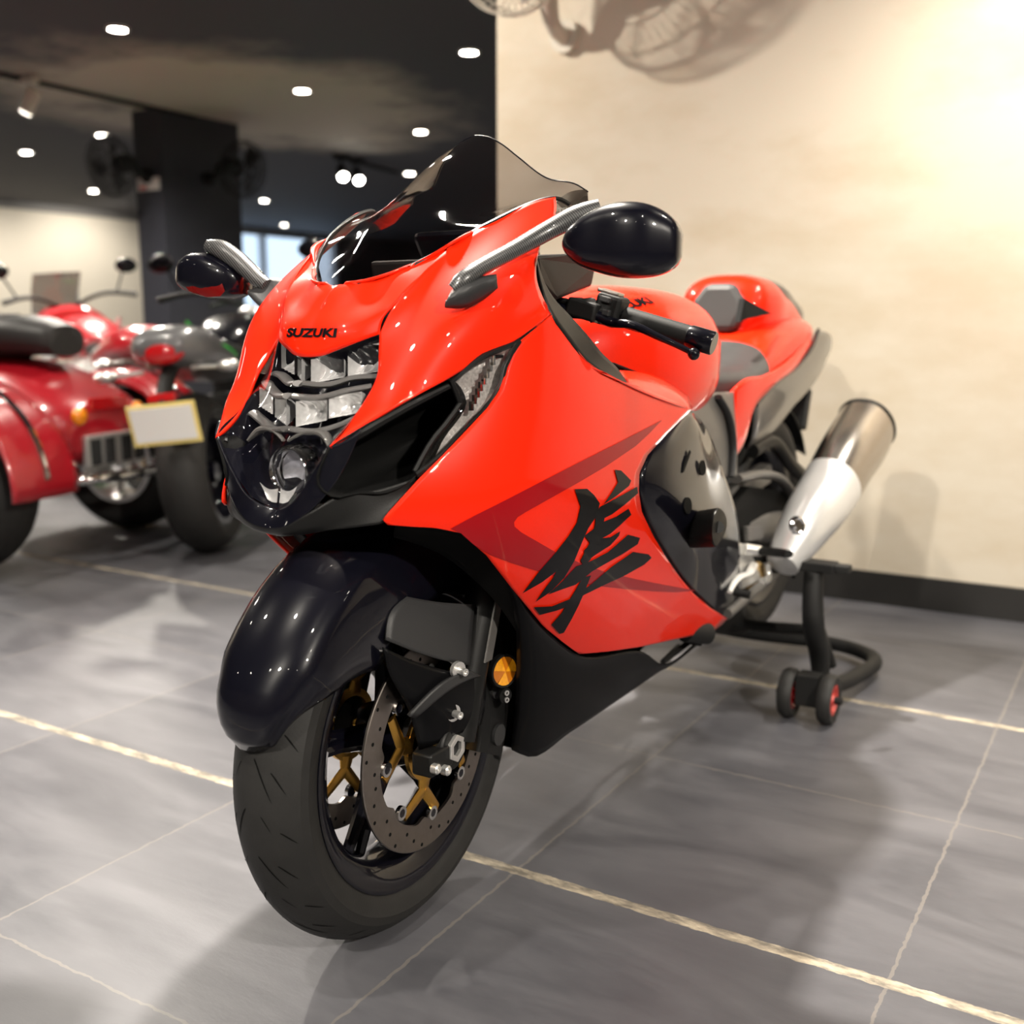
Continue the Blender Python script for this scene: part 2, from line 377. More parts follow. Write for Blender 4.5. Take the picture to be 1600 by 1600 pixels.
# fork guard (flat lower cover with bolts) and upper plate, each side
def guard(side):
    R = [[(600, 1012, .094), (640, 1030, .103), (700, 1048, .118), (757, 1055, .124)],
         [(612, 1060, .094), (650, 1085, .106), (700, 1095, .122), (760, 1075, .126)],
         [(640, 1115, .094), (665, 1130, .106), (705, 1130, .122), (757, 1110, .125)],
         [(655, 1172, .097), (675, 1165, .108), (710, 1150, .120), (752, 1132, .122)]]
    Gd, _ = patch(R, 20, 20); m = MB(); m.grid(Gd*np.array([side, 1, 1]))
    o = m.obj('fork_guard', PBLK, bike, solid=.004, out=(side, 0, 0))
    R = [[(636, 932, .084), (680, 940, .097), (742, 944, .112)], [(610, 960, .086), (670, 985, .105), (738, 990, .117)], [(604, 1000, .09), (660, 1022, .108), (735, 1040, .121)]]
    Gd, _ = patch(R, 16, 16); m = MB(); m.grid(Gd*np.array([side, 1, 1])); m.obj('guard_plate', DGRY, o, solid=.004, out=(side, 0, 0))
    R = [[(640, 1120, .108), (694, 1066, .128), (738, 1049, .134)], [(650, 1123, .108), (704, 1078, .131), (752, 1056, .131)]]
    Gd, _ = patch(R, 16, 6); m = MB(); m.grid(Gd*np.array([side, 1, 1])); m.obj('guard_ridge', DGRY, o, solid=.006, out=(side, 0, 0))
    for u, v, x in ((716, 1047, .128), (708, 1114, .122)):
        p = P(u, v, x)*np.array([side, 1, 1]); q = MB()
        q.lathe([(-.004, .0001), (-.004, .0125), (.002, .0125), (.002, .0055), (.016, .0055), (.016, .0033), (.012, .0033), (.012, .0001)], p, (side, -.25, .0), 16); q.obj('standoff_bolt', SILV, o)
for s_ in (1, -1): guard(s_)
# amber reflectors
def reflector(side):
    c = P(787, 1048, .128)*np.array([side, 1, 1]); ax = np.array([side*.95, -.3, .05]); m = MB()
    m.lathe([(-.006, .0001), (-.006, .026), (.003, .026), (.003, .0225), (.001, .0225)], c, ax, 40); m.lathe([(-.004, .001), (-.004, .012), (.0, .012), (.0, .001)], c+np.array([0, .006, -.042]), ax, 20)
    o = m.obj('reflector', SBLK, bike)
    g = MB(); axn = ax/np.linalg.norm(ax); u = np.array([0, 0, 1.])-axn[2]*axn; u /= np.linalg.norm(u); w = np.cross(axn, u)
    for k in range(6):
        ts = np.linspace(k*math.pi/3+.3, (k+1)*math.pi/3+.3, 9); up = .0035 if k % 2 else .0055
        ctr = c+axn*.0045
        V = [ctr]+[c+axn*.002+.0222*(math.cos(t)*u+math.sin(t)*w)+axn*(.0005 if k % 2 else .0015) for t in ts]
        g.k = k % 2; g.add(V, [(0, i, i+1) for i in range(1, 9)])
    g.obj('reflector_face', [AMBER, mat('amber dark facet', (.45, .13, .004), .35, coat=1.)] if side > 0 else [AMBER, AMBER], o, smooth=False, out=ax)
    for dz in (-.036, -.047): q = MB(); q.disc(c+axn*.004+np.array([0, .004, dz]), .0042, ax, .002, 14, r0=.0022); q.obj('rivet', SILV, o)
reflector(1); reflector(-1)

# ---- upper cowl (orange nose and cheeks)
hood = [[(478, 557, 0), (500, 556, .021), (530, 546, .045), (560, 534, .068), (593, 522, .087)],
        [(488, 520, 0), (505, 521, .021), (530, 518, .045), (565, 508, .069), (598, 500, .090)],
        [(503, 483, 0), (522, 481, .02), (548, 477, .041), (590, 467, .068), (622, 468, .096)],
        [(521, 447, 0), (536, 447, .016), (560, 443, .036), (605, 430, .063), (650, 440, .103)],
        [(521, 447, 0), (560, 443, .036), (600, 432, .06), (640, 418, .083), (692, 398, .116)],
        [(600, 432, .06), (640, 418, .083), (680, 396, .104), (710, 378, .118), (740, 362, .131)]]
hood = hood[:4]+[[(560, 443, .036), (590, 436, .054), (620, 427, .071), (650, 416, .09), (678, 415, .112)], [(640, 418, .083), (665, 406, .096), (680, 398, .106), (700, 386, .115), (740, 362, .131)]]
cheek = [[(593, 522, .087), (611, 485, .095), (638, 452, .104), (680, 406, .116), (740, 362, .133), (800, 330, .152), (845, 312, .166), (868, 308, .172)],
         [(592, 545, .092), (640, 490, .116), (700, 440, .142), (770, 395, .166), (830, 350, .182), (869, 330, .185)],
         [(588, 590, .096), (640, 540, .135), (700, 490, .168), (760, 455, .188), (810, 420, .20), (846, 380, .201)],
         [(567, 630, .098), (620, 585, .135), (690, 540, .172), (750, 505, .198), (800, 480, .213), (838, 428, .213)],
         [(515, 697, .097), (560, 668, .118), (620, 634, .143), (700, 592, .178), (740, 568, .195), (805, 532, .219), (862, 490, .234)]]
Gc, FXC = patch(cheek, 48, 40, 4)
hood = [[(*q[:2], float(FXC(np.array(q[:2], float))) if q is row[-1] or q[0] >= 700 else q[2]) for q in row] for row in hood]
Gh, _ = patch(hood, 24, 30)
uc = MB(); uc.grid(Gh); uc.grid(Gc); uc.mirror()
cowl = uc.obj('cowl', RED, bike, solid=.004, angle=60, merge=.0005, out=(0, -1, .5))
# crease ledge under the mirror mount: a shallow wedge panel
ledge = [[(725, 482, .187), (770, 484, .207), (815, 470, .220)], [(728, 486, .188), (790, 500, .212), (861, 489, .236)]]
Gl, _ = patch(ledge, 10, 6)
# lettering on the hood
def text_on(body, name, mat_, parent, place, size=1., shear=0., ext=.0, font_off=0.):
    c = bpy.data.curves.new(name, 'FONT'); c.body = body; c.size = 1; c.shear = shear; c.align_x = 'CENTER'; c.align_y = 'CENTER'; c.offset = font_off; c.resolution_u = 4
    o = bpy.data.objects.new(name, c); COL.objects.link(o); dg = bpy.context.evaluated_depsgraph_get()
    me = bpy.data.meshes.new_from_object(o.evaluated_get(dg)); bpy.data.objects.remove(o)
    V = np.array([v.co[:] for v in me.vertices]); mn, mxx = V.min(0), V.max(0); V = (V-(mn+mxx)/2); V[:, 0] /= (mxx-mn)[0]; V[:, 1] /= (mxx-mn)[1]
    mb = MB(); mb.add([place(x, y) for x, y, _ in V], [tuple(p.vertices) for p in me.polygons]); return mb.obj(name, mat_, parent, smooth=False, merge=1e-7)
from mathutils.bvhtree import BVHTree
def bvh_of(G, mirror=True):
    m = MB(); m.grid(G)
    if mirror: m.mirror()
    return BVHTree.FromPolygons([Vector(v) for v in m.v], m.f)
BH = bvh_of(Gh)
def on_hood(x, y):
    z = .8885+y*.0115; hit = BH.ray_cast(Vector((x*.084, -1, z)), Vector((0, 1, 0)))
    p = hit[0] if hit[0] else Vector((x*.084, -.135, z)); n = hit[1] if hit[0] else Vector((0, -1, 0))
    if n.y > 0: n = -n
    return tuple(p+n*.0012)
em = text_on('SUZUKI', 'emblem', DECAL, cowl, on_hood, font_off=.045)

# ---- headlight
lens = [[(478, 557, 0), (500, 556, .021), (530, 546, .045), (560, 534, .068), (593, 522, .087)],
        [(454, 610, 0), (480, 612, .025), (510, 608, .048), (550, 598, .073), (588, 590, .096)],
        [(440, 670, 0), (460, 672, .024), (485, 672, .046), (518, 665, .072), (552, 650, .098)],
        [(434, 730, 0), (448, 732, .02), (465, 732, .04), (490, 725, .064), (515, 697, .096)],
        [(432, 770, 0), (438, 772, .012), (448, 770, .024), (465, 762, .042), (484, 748, .066)],
        [(432, 795, 0), (436, 795, .007), (442, 793, .015), (450, 789, .026), (458, 783, .038)]]
Gn, _ = patch(lens, 24, 40)
m = MB(); m.grid(Gn); m.mirror(); hl = m.obj('headlight', LENS, bike, angle=60, merge=.0005, out=(0, -1, 0))
# housing bowl behind the lens
Gb = Gn.copy(); nv, nu = Gb.shape[:2]
for j in range(nv):
    for i in range(nu):
        e = min(1., (1-i/(nu-1))*6, j/(nv-1)*8, (1-j/(nv-1))*5); Gb[j, i] += np.array([-.15*Gb[j, i][0]*e*.4, .003+.05*e, 0])
m = MB(); m.grid(Gb); m.mirror(); hous = m.obj('lamp_housing', GBLK, hl, merge=.0005)
def lens_at(u, v, x, back): p = P(u, v, x); return p+np.array([0, back, 0])
def quadbox(name, pts, mat_, depth=.03, parent=hl, mirror=True, bevel=.002):
    q = [np.array(p) for p in pts]
    for s_ in ((1, -1) if mirror else (1,)):
        m = MB(); m.prism([p*np.array([s_, 1, 1]) for p in q], (0, depth, 0)); m.obj(name, mat_, parent, smooth=False, bevel=bevel)
# reflector bowls: ribbed concave blocks
def bowl(u0, u1, v0, v1, x0, x1, back=.012, ribs=7):
    a, b, c, d = P(u0, v0, x0), P(u1, v0-10, x1), P(u1, v1-10, x1), P(u0, v1, x0)
    for s_ in (1, -1):
        G = []
        for t in np.linspace(0, 1, 9):
            row = []
            for w in np.linspace(0, 1, ribs*4+1):
                p = (a*(1-w)+b*w)*(1-t)+(d*(1-w)+c*w)*t
                dep = back+.028*math.sin(math.pi*t)**.6*math.sin(math.pi*w)**.4+.003*abs(math.sin(w*ribs*math.pi))
                row.append((p+np.array([0, dep, 0]))*np.array([s_, 1, 1]))
            G.append(row)
        m = MB(); m.grid(np.array(G)); m.obj('reflector_bowl', REFL, hl, angle=25)
bowl(476, 528, 562, 600, .008, .040); bowl(534, 586, 545, 590, .046, .086, ribs=4)
bowl(452, 500, 628, 668, .008, .044); bowl(504, 556, 622, 655, .048, .088, ribs=5)
for rows_ in ([(462, 600, .004), (505, 602, .034), (540, 592, .06), (584, 590, .09)], [(446, 620, .004), (490, 622, .036), (530, 612, .065), (570, 605, .09)], [(442, 672, .004), (480, 676, .036), (515, 668, .062), (545, 655, .088)]):
    for s_ in (1, -1):
        m = MB(); c_ = [(P(*p)+np.array([0, .014, 0]))*np.array([s_, 1, 1]) for p in rows_]; m.tube(c_, .0085, n=10, res=20, flat=.5); m.obj('divider_bar', mat('lamp bezel grey', (.16, .155, .15), .4, metal=.4) if 'lamp bezel grey' not in bpy.data.materials else bpy.data.materials['lamp bezel grey'], hl)
for s_ in (1, -1):
    m = MB(); m.tube([(P(*p)+np.array([0, .012, 0]))*np.array([s_, 1, 1]) for p in ((440, 690, .004), (470, 676, .03), (497, 680, .055), (505, 700, .07))], [.003, .005, .008, .003], n=10, res=16, flat=.6); m.obj('divider_bar', MGRY, hl)
pc = P(440, 740, .004)+np.array([0, .03, 0]); pc[0] = 0
m = MB(); m.lathe([(-.002, .0255), (-.012, .027), (-.016, .031), (-.012, .034), (.02, .036)], pc, (0, 1, 0), 40); pr_ = m.obj('projector_ring', CHROME, hl)
m = MB(); m.lathe([(-.018, .0001), (-.016, .010), (-.011, .019), (-.003, .026)], pc, (0, 1, 0), 40); m.obj('projector_lens', glassmat('projector glass', (.9, .9, .95), ior=1.7), pr_)
m = MB(); m.lathe([(.016, .0001), (.012, .014), (.004, .027)], pc, (0, 1, 0), 24); m.obj('projector_bowl', REFL, pr_)
for s_ in (1, -1):
    Gx, _ = patch([[(436, 764, .002), (448, 768, .016), (462, 760, .032)], [(435, 775, .002), (446, 777, .013), (457, 771, .026)], [(434, 786, .002), (440, 787, .009), (448, 784, .018)]], 8, 8)
    m = MB(); m.grid((Gx+np.array([0, .0028, 0]))*np.array([s_, 1, 1])); m.obj('reflector_bowl', REFL, hl)

# ---- chin, intake and inner duct
chin = [[(432, 795, 0), (442, 793, .015), (458, 783, .038), (484, 748, .066), (515, 697, .096)],
        [(424, 808, 0), (440, 808, .02), (466, 792, .048), (497, 755, .077), (535, 692, .108)],
        [(418, 826, 0), (442, 824, .028), (482, 800, .064), (520, 760, .092), (565, 672, .122)]]
Gk, _ = patch(chin, 26, 16)
m = MB(); m.grid(Gk); m.mirror(); chin_o = m.obj('nose_surround', GBLK, bike, solid=.004, merge=.0005, out=(0, -1, 0))
lip = [[(418, 826, 0), (442, 824, .028), (482, 802, .064), (530, 775, .094), (575, 768, .118), (650, 748, .158)],
       [(424, 834, 0), (450, 834, .03), (500, 818, .074), (550, 795, .105), (600, 785, .132), (640, 768, .152)],
       [(440, 838, 0), (470, 836, .035), (520, 828, .085), (570, 822, .118), (600, 815, .136), (612, 800, .142)]]
Gp, _ = patch(lip, 30, 14)
m = MB(); m.grid(Gp); m.mirror(); m.obj('intake_lip', SBLK, bike, solid=.004, merge=.0005, out=(0, -1, -.3))
rim = [(515, 697, .096), (560, 670, .117), (620, 636, .142), (705, 593, .178), (724, 627, .184), (690, 682, .172), (652, 744, .159), (600, 772, .135), (560, 772, .112), (520, 778, .092), (500, 765, .080)]
R0 = np.array([P(*p) for p in rim]); R0 = np.array(cr_resample(np.r_[R0, R0[:1]], 44))[:-1]
cen = R0.mean(0)
for s_ in (1, -1):
    K = np.array([s_, 1, 1]); L_ = []
    for sc, dy, dx in ((1.0, .0, 0), (.97, .02, -.006), (.85, .07, -.02), (.6, .13, -.04), (.02, .15, -.05)): L_.append((cen+(R0-cen)*sc+np.array([dx, dy, 0]))*K)
    m = MB(); m.grid(np.array(L_), closeu=True); m.obj('intake_duct', VOID, bike, solid=.002)
# dark trim band along the cheek's lower edge
for s_ in (1, -1):
    m = MB(); m.tube([(P(*p)+np.array([-.004, .006, -.003]))*np.array([s_, 1, 1]) for p in ((518, 702, .095), (560, 675, .117), (620, 641, .142), (705, 598, .178))], [.004, .007, .006, .004], n=8, res=20); m.obj('duct_trim', SBLK, bike)

# ---- turn signals
sig = [[(813, 533, .222), (792, 568, .216), (781, 608, .210), (762, 636, .201), (729, 670, .190), (682, 719, .173), (652, 743, .162)],
       [(785, 546, .216), (762, 580, .205), (748, 615, .199), (735, 640, .193), (715, 665, .184), (676, 708, .17), (652, 740, .161)],
       [(757, 557, .204), (729, 577, .191), (707, 600, .181), (722, 625, .184), (708, 650, .18), (676, 690, .168), (650, 737, .159)]]
Gs, _ = patch(sig, 34, 12)
for s_ in (1, -1):
    K = np.array([s_, 1, 1])
    m = MB(); m.grid((Gs+np.array([-.001, .001, 0]))*K); so = m.obj('turn_signal', SIGM, bike, out=(s_, -1, 0))
    Gi = Gs.copy(); Gi[1:-1] += np.array([-.012, .016, 0]); Gi += np.array([-.002, .004, 0]); n_ = Gi.shape[1]
    for i in range(n_): Gi[:, i] += np.array([-.0035, .003, 0])*(abs(((i*2.2) % 2)-1))
    m = MB(); m.grid(Gi*K); m.obj('signal_reflector', [mat('signal silver', (.60, .58, .56), .3, metal=.3, noise=.7, nscale=260, bump=.6, bscale=220)], so, angle=15)
    m = MB(); e = [Gs[0, i]+np.array([-.003, .002, -.0]) for i in range(0, n_, 3)]+[Gs[-1, i]+np.array([-.003, .002, 0]) for i in range(n_-1, -1, -3)]
    m.tube([p*K for p in e+e[:1]], .004, n=6); m.obj('signal_trim', SBLK, so)
    m = MB()
    for q in range(8):
        t = q/7.; c_ = (Gs[6, 3]*(1-t)+Gs[6, 14]*t)+np.array([-.006, .008, 0]); m.box(c_*K, (.004, .006, .012))
    m.obj('signal_cells', CHROME, so, smooth=False)

# ---- side fairings
side = [[(862, 492, .235), (872, 507, .238), (882, 521, .241), (910, 559, .248), (942, 583, .252), (979, 604, .254), (1036, 628, .256), (1080, 641, .254)],
        [(813, 533, .223), (860, 575, .243), (920, 630, .256), (980, 660, .26), (1055, 664, .257)],
        [(783, 610, .212), (850, 650, .242), (920, 690, .258), (975, 705, .261), (1012, 710, .259)],
        [(729, 672, .192), (800, 710, .230), (880, 745, .255), (945, 765, .259), (998, 764, .257)],
        [(655, 748, .164), (740, 770, .208), (840, 800, .244), (930, 825, .252), (1005, 805, .254)],
        [(601, 815, .140), (690, 815, .184), (800, 850, .230), (920, 890, .244), (1040, 870, .245)],
        [(660, 824, .166), (740, 845, .195), (830, 905, .222), (940, 945, .231), (1085, 930, .231)],
        [(800, 920, .202), (850, 955, .208), (900, 985, .21), (1000, 985, .215), (1138, 966, .214)],
        [(850, 980, .199), (880, 1004, .197), (905, 1022, .194), (1000, 1008, .203), (1118, 985, .211)]]
fxs = polyx(side, 4)
# outline drawn along its true edge, filled by a ruled grid between the front edge and the rear edge
front = [(862, 492), (838, 513), (813, 533), (800, 550), (792, 569), (787, 590), (781, 610), (762, 637), (729, 672), (690, 713), (655, 748), (628, 779), (606, 805), (600, 814), (603, 820), (640, 823), (680, 825), (720, 833), (760, 868), (800, 920), (850, 980), (880, 1004), (905, 1022)]
rear = [(862, 492), (882, 521), (910, 559), (942, 583), (979, 604), (1036, 628), (1080, 641), (1046, 674), (1012, 711), (999, 740), (998, 768), (1003, 800), (1020, 836), (1040, 870), (1062, 902), (1085, 929), (1112, 952), (1138, 967), (1120, 984), (1070, 996), (1000, 1011), (950, 1018), (905, 1022)]
def arcr(pts, n):
    p = np.array(pts, float); out = []
    d = np.r_[0, np.cumsum(np.linalg.norm(np.diff(p, axis=0), axis=1))]; s = np.linspace(0, d[-1], n)
    return np.stack([np.interp(s, d, p[:, 0]), np.interp(s, d, p[:, 1])], -1)
# match corners: piecewise so that row starts line up
fa = np.concatenate([arcr(front[0:3], 10)[:-1], arcr(front[2:14], 40)[:-1], arcr(front[13:18], 14)[:-1], arcr(front[17:], 26)])
ra = np.concatenate([arcr(rear[0:7], 10)[:-1], arcr(rear[6:12], 40)[:-1], arcr(rear[11:14], 14)[:-1], arcr(rear[13:], 26)])
tt = np.linspace(0, 1, 40)[:, None, None]
UV = (fa[None]*(1-tt)+ra[None]*tt).transpose(1, 0, 2)
Gf = np.array([[P(u, v, float(fxs(np.array([u, v])))) for u, v in r] for r in UV])
for s_ in (1, -1):
    m = MB(); m.grid(Gf*np.array([s_, 1, 1])); fo = m.obj('fairing', RED, bike, solid=.004, angle=60, merge=.0004, out=(s_, 0, 0))
    c3 = lambda pts: crop(pts, .3125, 680, 600)
    up = [c3([(75, 722), (200, 655), (350, 580), (520, 492), (700, 400), (920, 290), (1132, 180), (1060, 255), (1000, 310), (850, 412), (700, 500), (560, 578), (450, 640), (410, 665), (392, 690), (394, 712), (300, 715), (200, 722), (120, 740)])]
    lo = [c3([(120, 738), (200, 722), (300, 715), (394, 712), (430, 742), (500, 782), (600, 840), (720, 893), (850, 940), (1000, 975), (1150, 1005), (1302, 1032), (1200, 1040), (1100, 1036), (960, 1025), (800, 1008), (640, 972), (500, 930), (380, 892), (270, 850), (190, 800)])]
    m = decal_mesh(up+lo, fxs, .0010); m.xf(Matrix.Diagonal((s_, 1, 1, 1))); m.obj('stripe_graphic', MAROON, fo, out=(s_, 0, 0), smooth=True)
    K_ = [c3(q) for q in (
        [(693, 525), (755, 523), (790, 555), (818, 595), (805, 655), (760, 720), (725, 800), (690, 885), (640, 968), (575, 1035), (500, 1085), (545, 1020), (590, 960), (600, 935), (530, 988), (435, 1042), (520, 930), (600, 838), (660, 762), (705, 690), (722, 610)],
        [(893, 428), (925, 432), (975, 482), (965, 508), (900, 560), (838, 600), (880, 540), (910, 490)],
        [(795, 650), (820, 612), (900, 570), (1005, 512), (1010, 545), (940, 605), (880, 650), (800, 690)],
        [(742, 757), (830, 690), (900, 662), (962, 622), (976, 652), (920, 705), (870, 748), (825, 772), (768, 792)],
        [(738, 832), (800, 772), (870, 765), (920, 735), (914, 758), (870, 806), (800, 850), (752, 885), (750, 858)],
        [(640, 975), (700, 910), (780, 880), (860, 838), (960, 752), (1020, 768), (1008, 800), (930, 850), (850, 895), (780, 935), (700, 1000), (625, 1025), (560, 1050)],
        [(800, 640), (848, 640), (832, 720), (800, 800), (770, 880), (735, 905), (722, 880), (770, 790), (795, 700)],
        [(490, 1112), (580, 1108), (680, 1068), (780, 995), (880, 910), (985, 838), (1062, 850), (1078, 868), (1040, 902), (940, 958), (830, 1008), (740, 1052), (660, 1110), (600, 1130), (520, 1150)],
        [(578, 1200), (630, 1140), (690, 1040), (735, 965), (775, 955), (745, 1030), (715, 1100), (680, 1170), (640, 1240), (618, 1246)])]
    if s_ < 0: K_ = [[(1834-u, v) for u, v in q] for q in K_]
    m = decal_mesh(K_, fxs, .0018, 10.); m.xf(Matrix.Diagonal((s_, 1, 1, 1))); m.obj('brush_character', DECAL, fo, out=(s_, 0, 0))
    # folded flange of the front edge
    # shoulder panel between fairing top and tank
    sh = [[(979, 604, .252), (1010, 616, .254), (1036, 628, .255), (1080, 641, .253)], [(975, 592, .235), (1010, 601, .24), (1050, 615, .243), (1080, 634, .245)], [(966, 578, .205), (1005, 583, .212), (1045, 598, .215), (1076, 620, .22)]]
    Gx, _ = patch(sh, 16, 10); m = MB(); m.grid(Gx*np.array([s_, 1, 1])); m.obj('shoulder_panel', RED, bike, solid=.004, out=(s_, 0, 1))
    # curved black trim
    t0 = [(838, 404, .203), (845, 440, .213), (854, 471, .226), (863, 493, .236), (882, 521, .243), (910, 559, .249), (942, 583, .253), (979, 604, .254)]
    t1 = [(840, 405, .198), (852, 443, .203), (865, 465, .213), (887, 489, .224), (914, 519, .232), (940, 551, .240), (968, 579, .244), (979, 596, .246)]
    Gx, _ = patch([t0, [(a+c)/2 for a, c in zip(np.array(t0), np.array(t1))], t1], 30, 6); m = MB(); m.grid(Gx*np.array([s_, 1, 1])); m.obj('edge_trim', SBLK, bike, solid=.003, out=(s_, 0, 1))
# ---- inner black cowl, radiator, belly pan
for s_ in (1, -1):
    bl = [[(792, 905, .190), (812, 935, .196), (850, 981, .194), (905, 1024, .188), (1005, 1019, .195), (1036, 1038, .186), (1094, 1000, .182)],
          [(806, 985, .170), (824, 1020, .176), (860, 1045, .180), (915, 1060, .182), (1000, 1040, .188), (1040, 1041, .184), (1093, 1003, .180)],
          [(806, 1080, .138), (824, 1105, .146), (860, 1112, .154), (920, 1095, .165), (1000, 1055, .178), (1042, 1044, .176), (1092, 1006, .178)],
          [(800, 1172, .102), (812, 1178, .106), (828, 1183, .112), (890, 1145, .132), (960, 1098, .152), (1030, 1050, .168), (1090, 1009, .174)]]
    Gx, _ = patch(bl, 30, 20); m = MB(); m.grid(Gx*np.array([s_, 1, 1])); m.obj('belly_pan', PBLK, bike, solid=.004, out=(s_, 0, -.2))
    sk = [[(603, 822, .136), (680, 828, .166), (720, 836, .176), (770, 885, .188), (850, 981, .194)], [(600, 840, .10), (680, 870, .125), (720, 900, .14), (768, 950, .155), (800, 1000, .165)]]
    Gx, _ = patch(sk, 20, 6); m = MB(); m.grid((Gx+np.array([0, .02, 0]))*np.array([s_, 1, 1])); m.obj('splash_panel', VOID, bike, solid=.003)
bm_ = MB()
prof = [(-.17, .30, .72), (.17, .30, .72), (.16, .33, .30), (-.16, .33, .30)]
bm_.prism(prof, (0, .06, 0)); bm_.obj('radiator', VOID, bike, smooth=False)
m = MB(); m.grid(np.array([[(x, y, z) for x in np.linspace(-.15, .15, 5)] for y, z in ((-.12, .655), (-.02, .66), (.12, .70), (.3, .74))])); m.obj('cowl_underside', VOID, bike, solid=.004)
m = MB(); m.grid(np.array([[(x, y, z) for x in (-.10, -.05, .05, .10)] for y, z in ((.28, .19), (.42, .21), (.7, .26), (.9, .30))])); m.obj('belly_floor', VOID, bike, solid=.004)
# engine block mass between the fairings
m = MB(); m.box((0, .64, .48), (.34, .46, .32)); m.obj('engine', VOID, bike, smooth=False, bevel=.03)
m = MB(); m.tube([(0, .1, .62), (0, .2, .9)], .05, n=16); m.box((0, .16, .72), (.26, .07, .05)); m.box((0, .2, .89), (.24, .08, .04)); m.obj('triple_clamp', MBLK, bike)

# ---- windshield
ws = [[(520, 449, 0), (530, 448, .010), (545, 446, .022), (560, 443, .036)],
      [(543, 420, 0), (558, 428, .02), (578, 434, .04), (600, 432, .06)],
      [(571, 390, 0), (589, 393, .02), (606, 397, .036), (640, 400, .067), (680, 396, .104)],
      [(612, 336, 0), (634, 339, .024), (664, 346, .054), (710, 352, .098), (760, 350, .138)],
      [(655, 283, 0), (680, 287, .024), (728, 302, .062), (800, 318, .12), (867, 307, .171)],
      [(702, 237, 0), (724, 241, .021), (768, 260, .056), (835, 285, .108), (890, 306, .165), (915, 330, .184)],
      [(742, 212, 0), (760, 213.5, .018), (782, 224, .043), (809, 245, .070), (854, 278, .108), (902, 289, .155), (919, 300, .168)]]
Gw, _ = patch(ws, 34, 40)
m = MB(); m.grid(Gw); m.mirror(); wso = m.obj('windshield', SMOKE, bike, merge=.0005, angle=60, out=(0, -1, .5))
for s_ in (1, -1):
    m = MB(); m.tube([p*np.array([s_, 1, 1]) for p in Gw[-1]], .0011, n=6); m.obj('windshield_edge', GBLK, wso)
    fl = [[(867, 318, .172), (890, 300, .166), (917, 296, .166)], [(866, 352, .180), (890, 346, .182), (921, 330, .184)]]
    Gx, _ = patch(fl, 10, 8); m = MB(); m.grid(Gx*np.array([s_, 1, 1])); m.obj('windshield_flange', glassmat('dark flange', (.16, .15, .15)) if s_ > 0 else SMOKE, wso)
    tl = MB(); tl.tube([(Gw[j, 10 if 0 else -1]+np.array([-.002, .001, -.002]))*np.array([s_, 1, 1]) for j in range(0, 30)], .0035, n=6); tl.obj('windshield_seal', SBLK, wso)
def on_flange(x, y):
    p = P(885+x*28, 329-x*3-y*9, .1795); return tuple(p+np.array([.002, -.002, 0]))
text_on('TEIJIN', 'maker_mark', TEXTG, wso, on_flange)

# ---- dashboard / inner cockpit
m = MB(); dash = [(839, 398, .18), (905, 396, .16), (932, 412, .13), (925, 448, .13), (870, 470, .17), (846, 440, .19)]
A = np.array([P(*q) for q in dash]); m.prism(A, (-2*.15, 0, 0)); m.obj('instrument_panel', MBLK, bike, smooth=False, bevel=.006)
m = MB(); m.box((0, .27, 1.0), (.22, .02, .11), Matrix.Rotation(.6, 3, 'X')); m.obj('gauge_cluster', GBLK, bike, smooth=False, bevel=.01)
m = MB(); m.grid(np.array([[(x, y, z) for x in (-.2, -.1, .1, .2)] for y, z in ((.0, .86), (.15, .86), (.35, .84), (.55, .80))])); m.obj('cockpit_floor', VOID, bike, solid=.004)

# ---- mirrors
def pod(secs, name, mt, parent, n=36, sq=3.1):
    """closed shell through sections (centre, half height, half thickness)"""
    A = cr_resample(np.array([[*c, h, t] for c, h, t in secs]), 26); G = []
    ax = A[-1, :3]-A[0, :3]; ax /= np.linalg.norm(ax); up = np.array([0, 0, 1.])-ax[2]*ax; up /= np.linalg.norm(up); th_ = np.cross(ax, up)
    for r in A:
        row = []
        for a in np.linspace(0, 2*np.pi, n, endpoint=False):
            ca, sa = math.cos(a), math.sin(a); ca = math.copysign(abs(ca)**(2/sq), ca); sa = math.copysign(abs(sa)**(2/sq), sa)
            row.append(r[:3]+up*ca*r[3]+th_*sa*r[4])
        G.append(row)
    m = MB(); m.grid(np.array(G), closeu=True, caps=True); return m.obj(name, mt, parent, angle=50)
dpx = lambda p: float((p-CAMP)@FW)/FPX
def mirror_unit(s_, secs_px, stalk, base, glass):
    secs = []
    for u, v0, v1, x, th in secs_px:
        c = P(u, (v0+v1)/2, x); secs.append((c, (v1-v0)/2*dpx(c), th))
    mo = pod(secs, 'mirror_housing', GBLK, bike)
    m = MB(); m.tube([P(*q[:3]) for q in stalk], [q[3] for q in stalk], n=16, res=24, flat=.8, up=(0, -.6, 1)); m.obj('mirror_stalk', CARB, mo)
    Gx, _ = patch(base, 12, 8); m = MB(); m.grid(Gx); m.obj('mirror_base', DGRY, mo, solid=.006, out=(s_, -.5, .5))
    m = MB(); gc_ = np.mean([P(*q) for q in glass], 0); g = [gc_+(P(*q)-gc_)*.82+np.array([0, .034, 0]) for q in glass]; m.prism(g, (0, .004, 0)); m.obj('mirror_glass', CHROME, mo, smooth=False)
    return mo
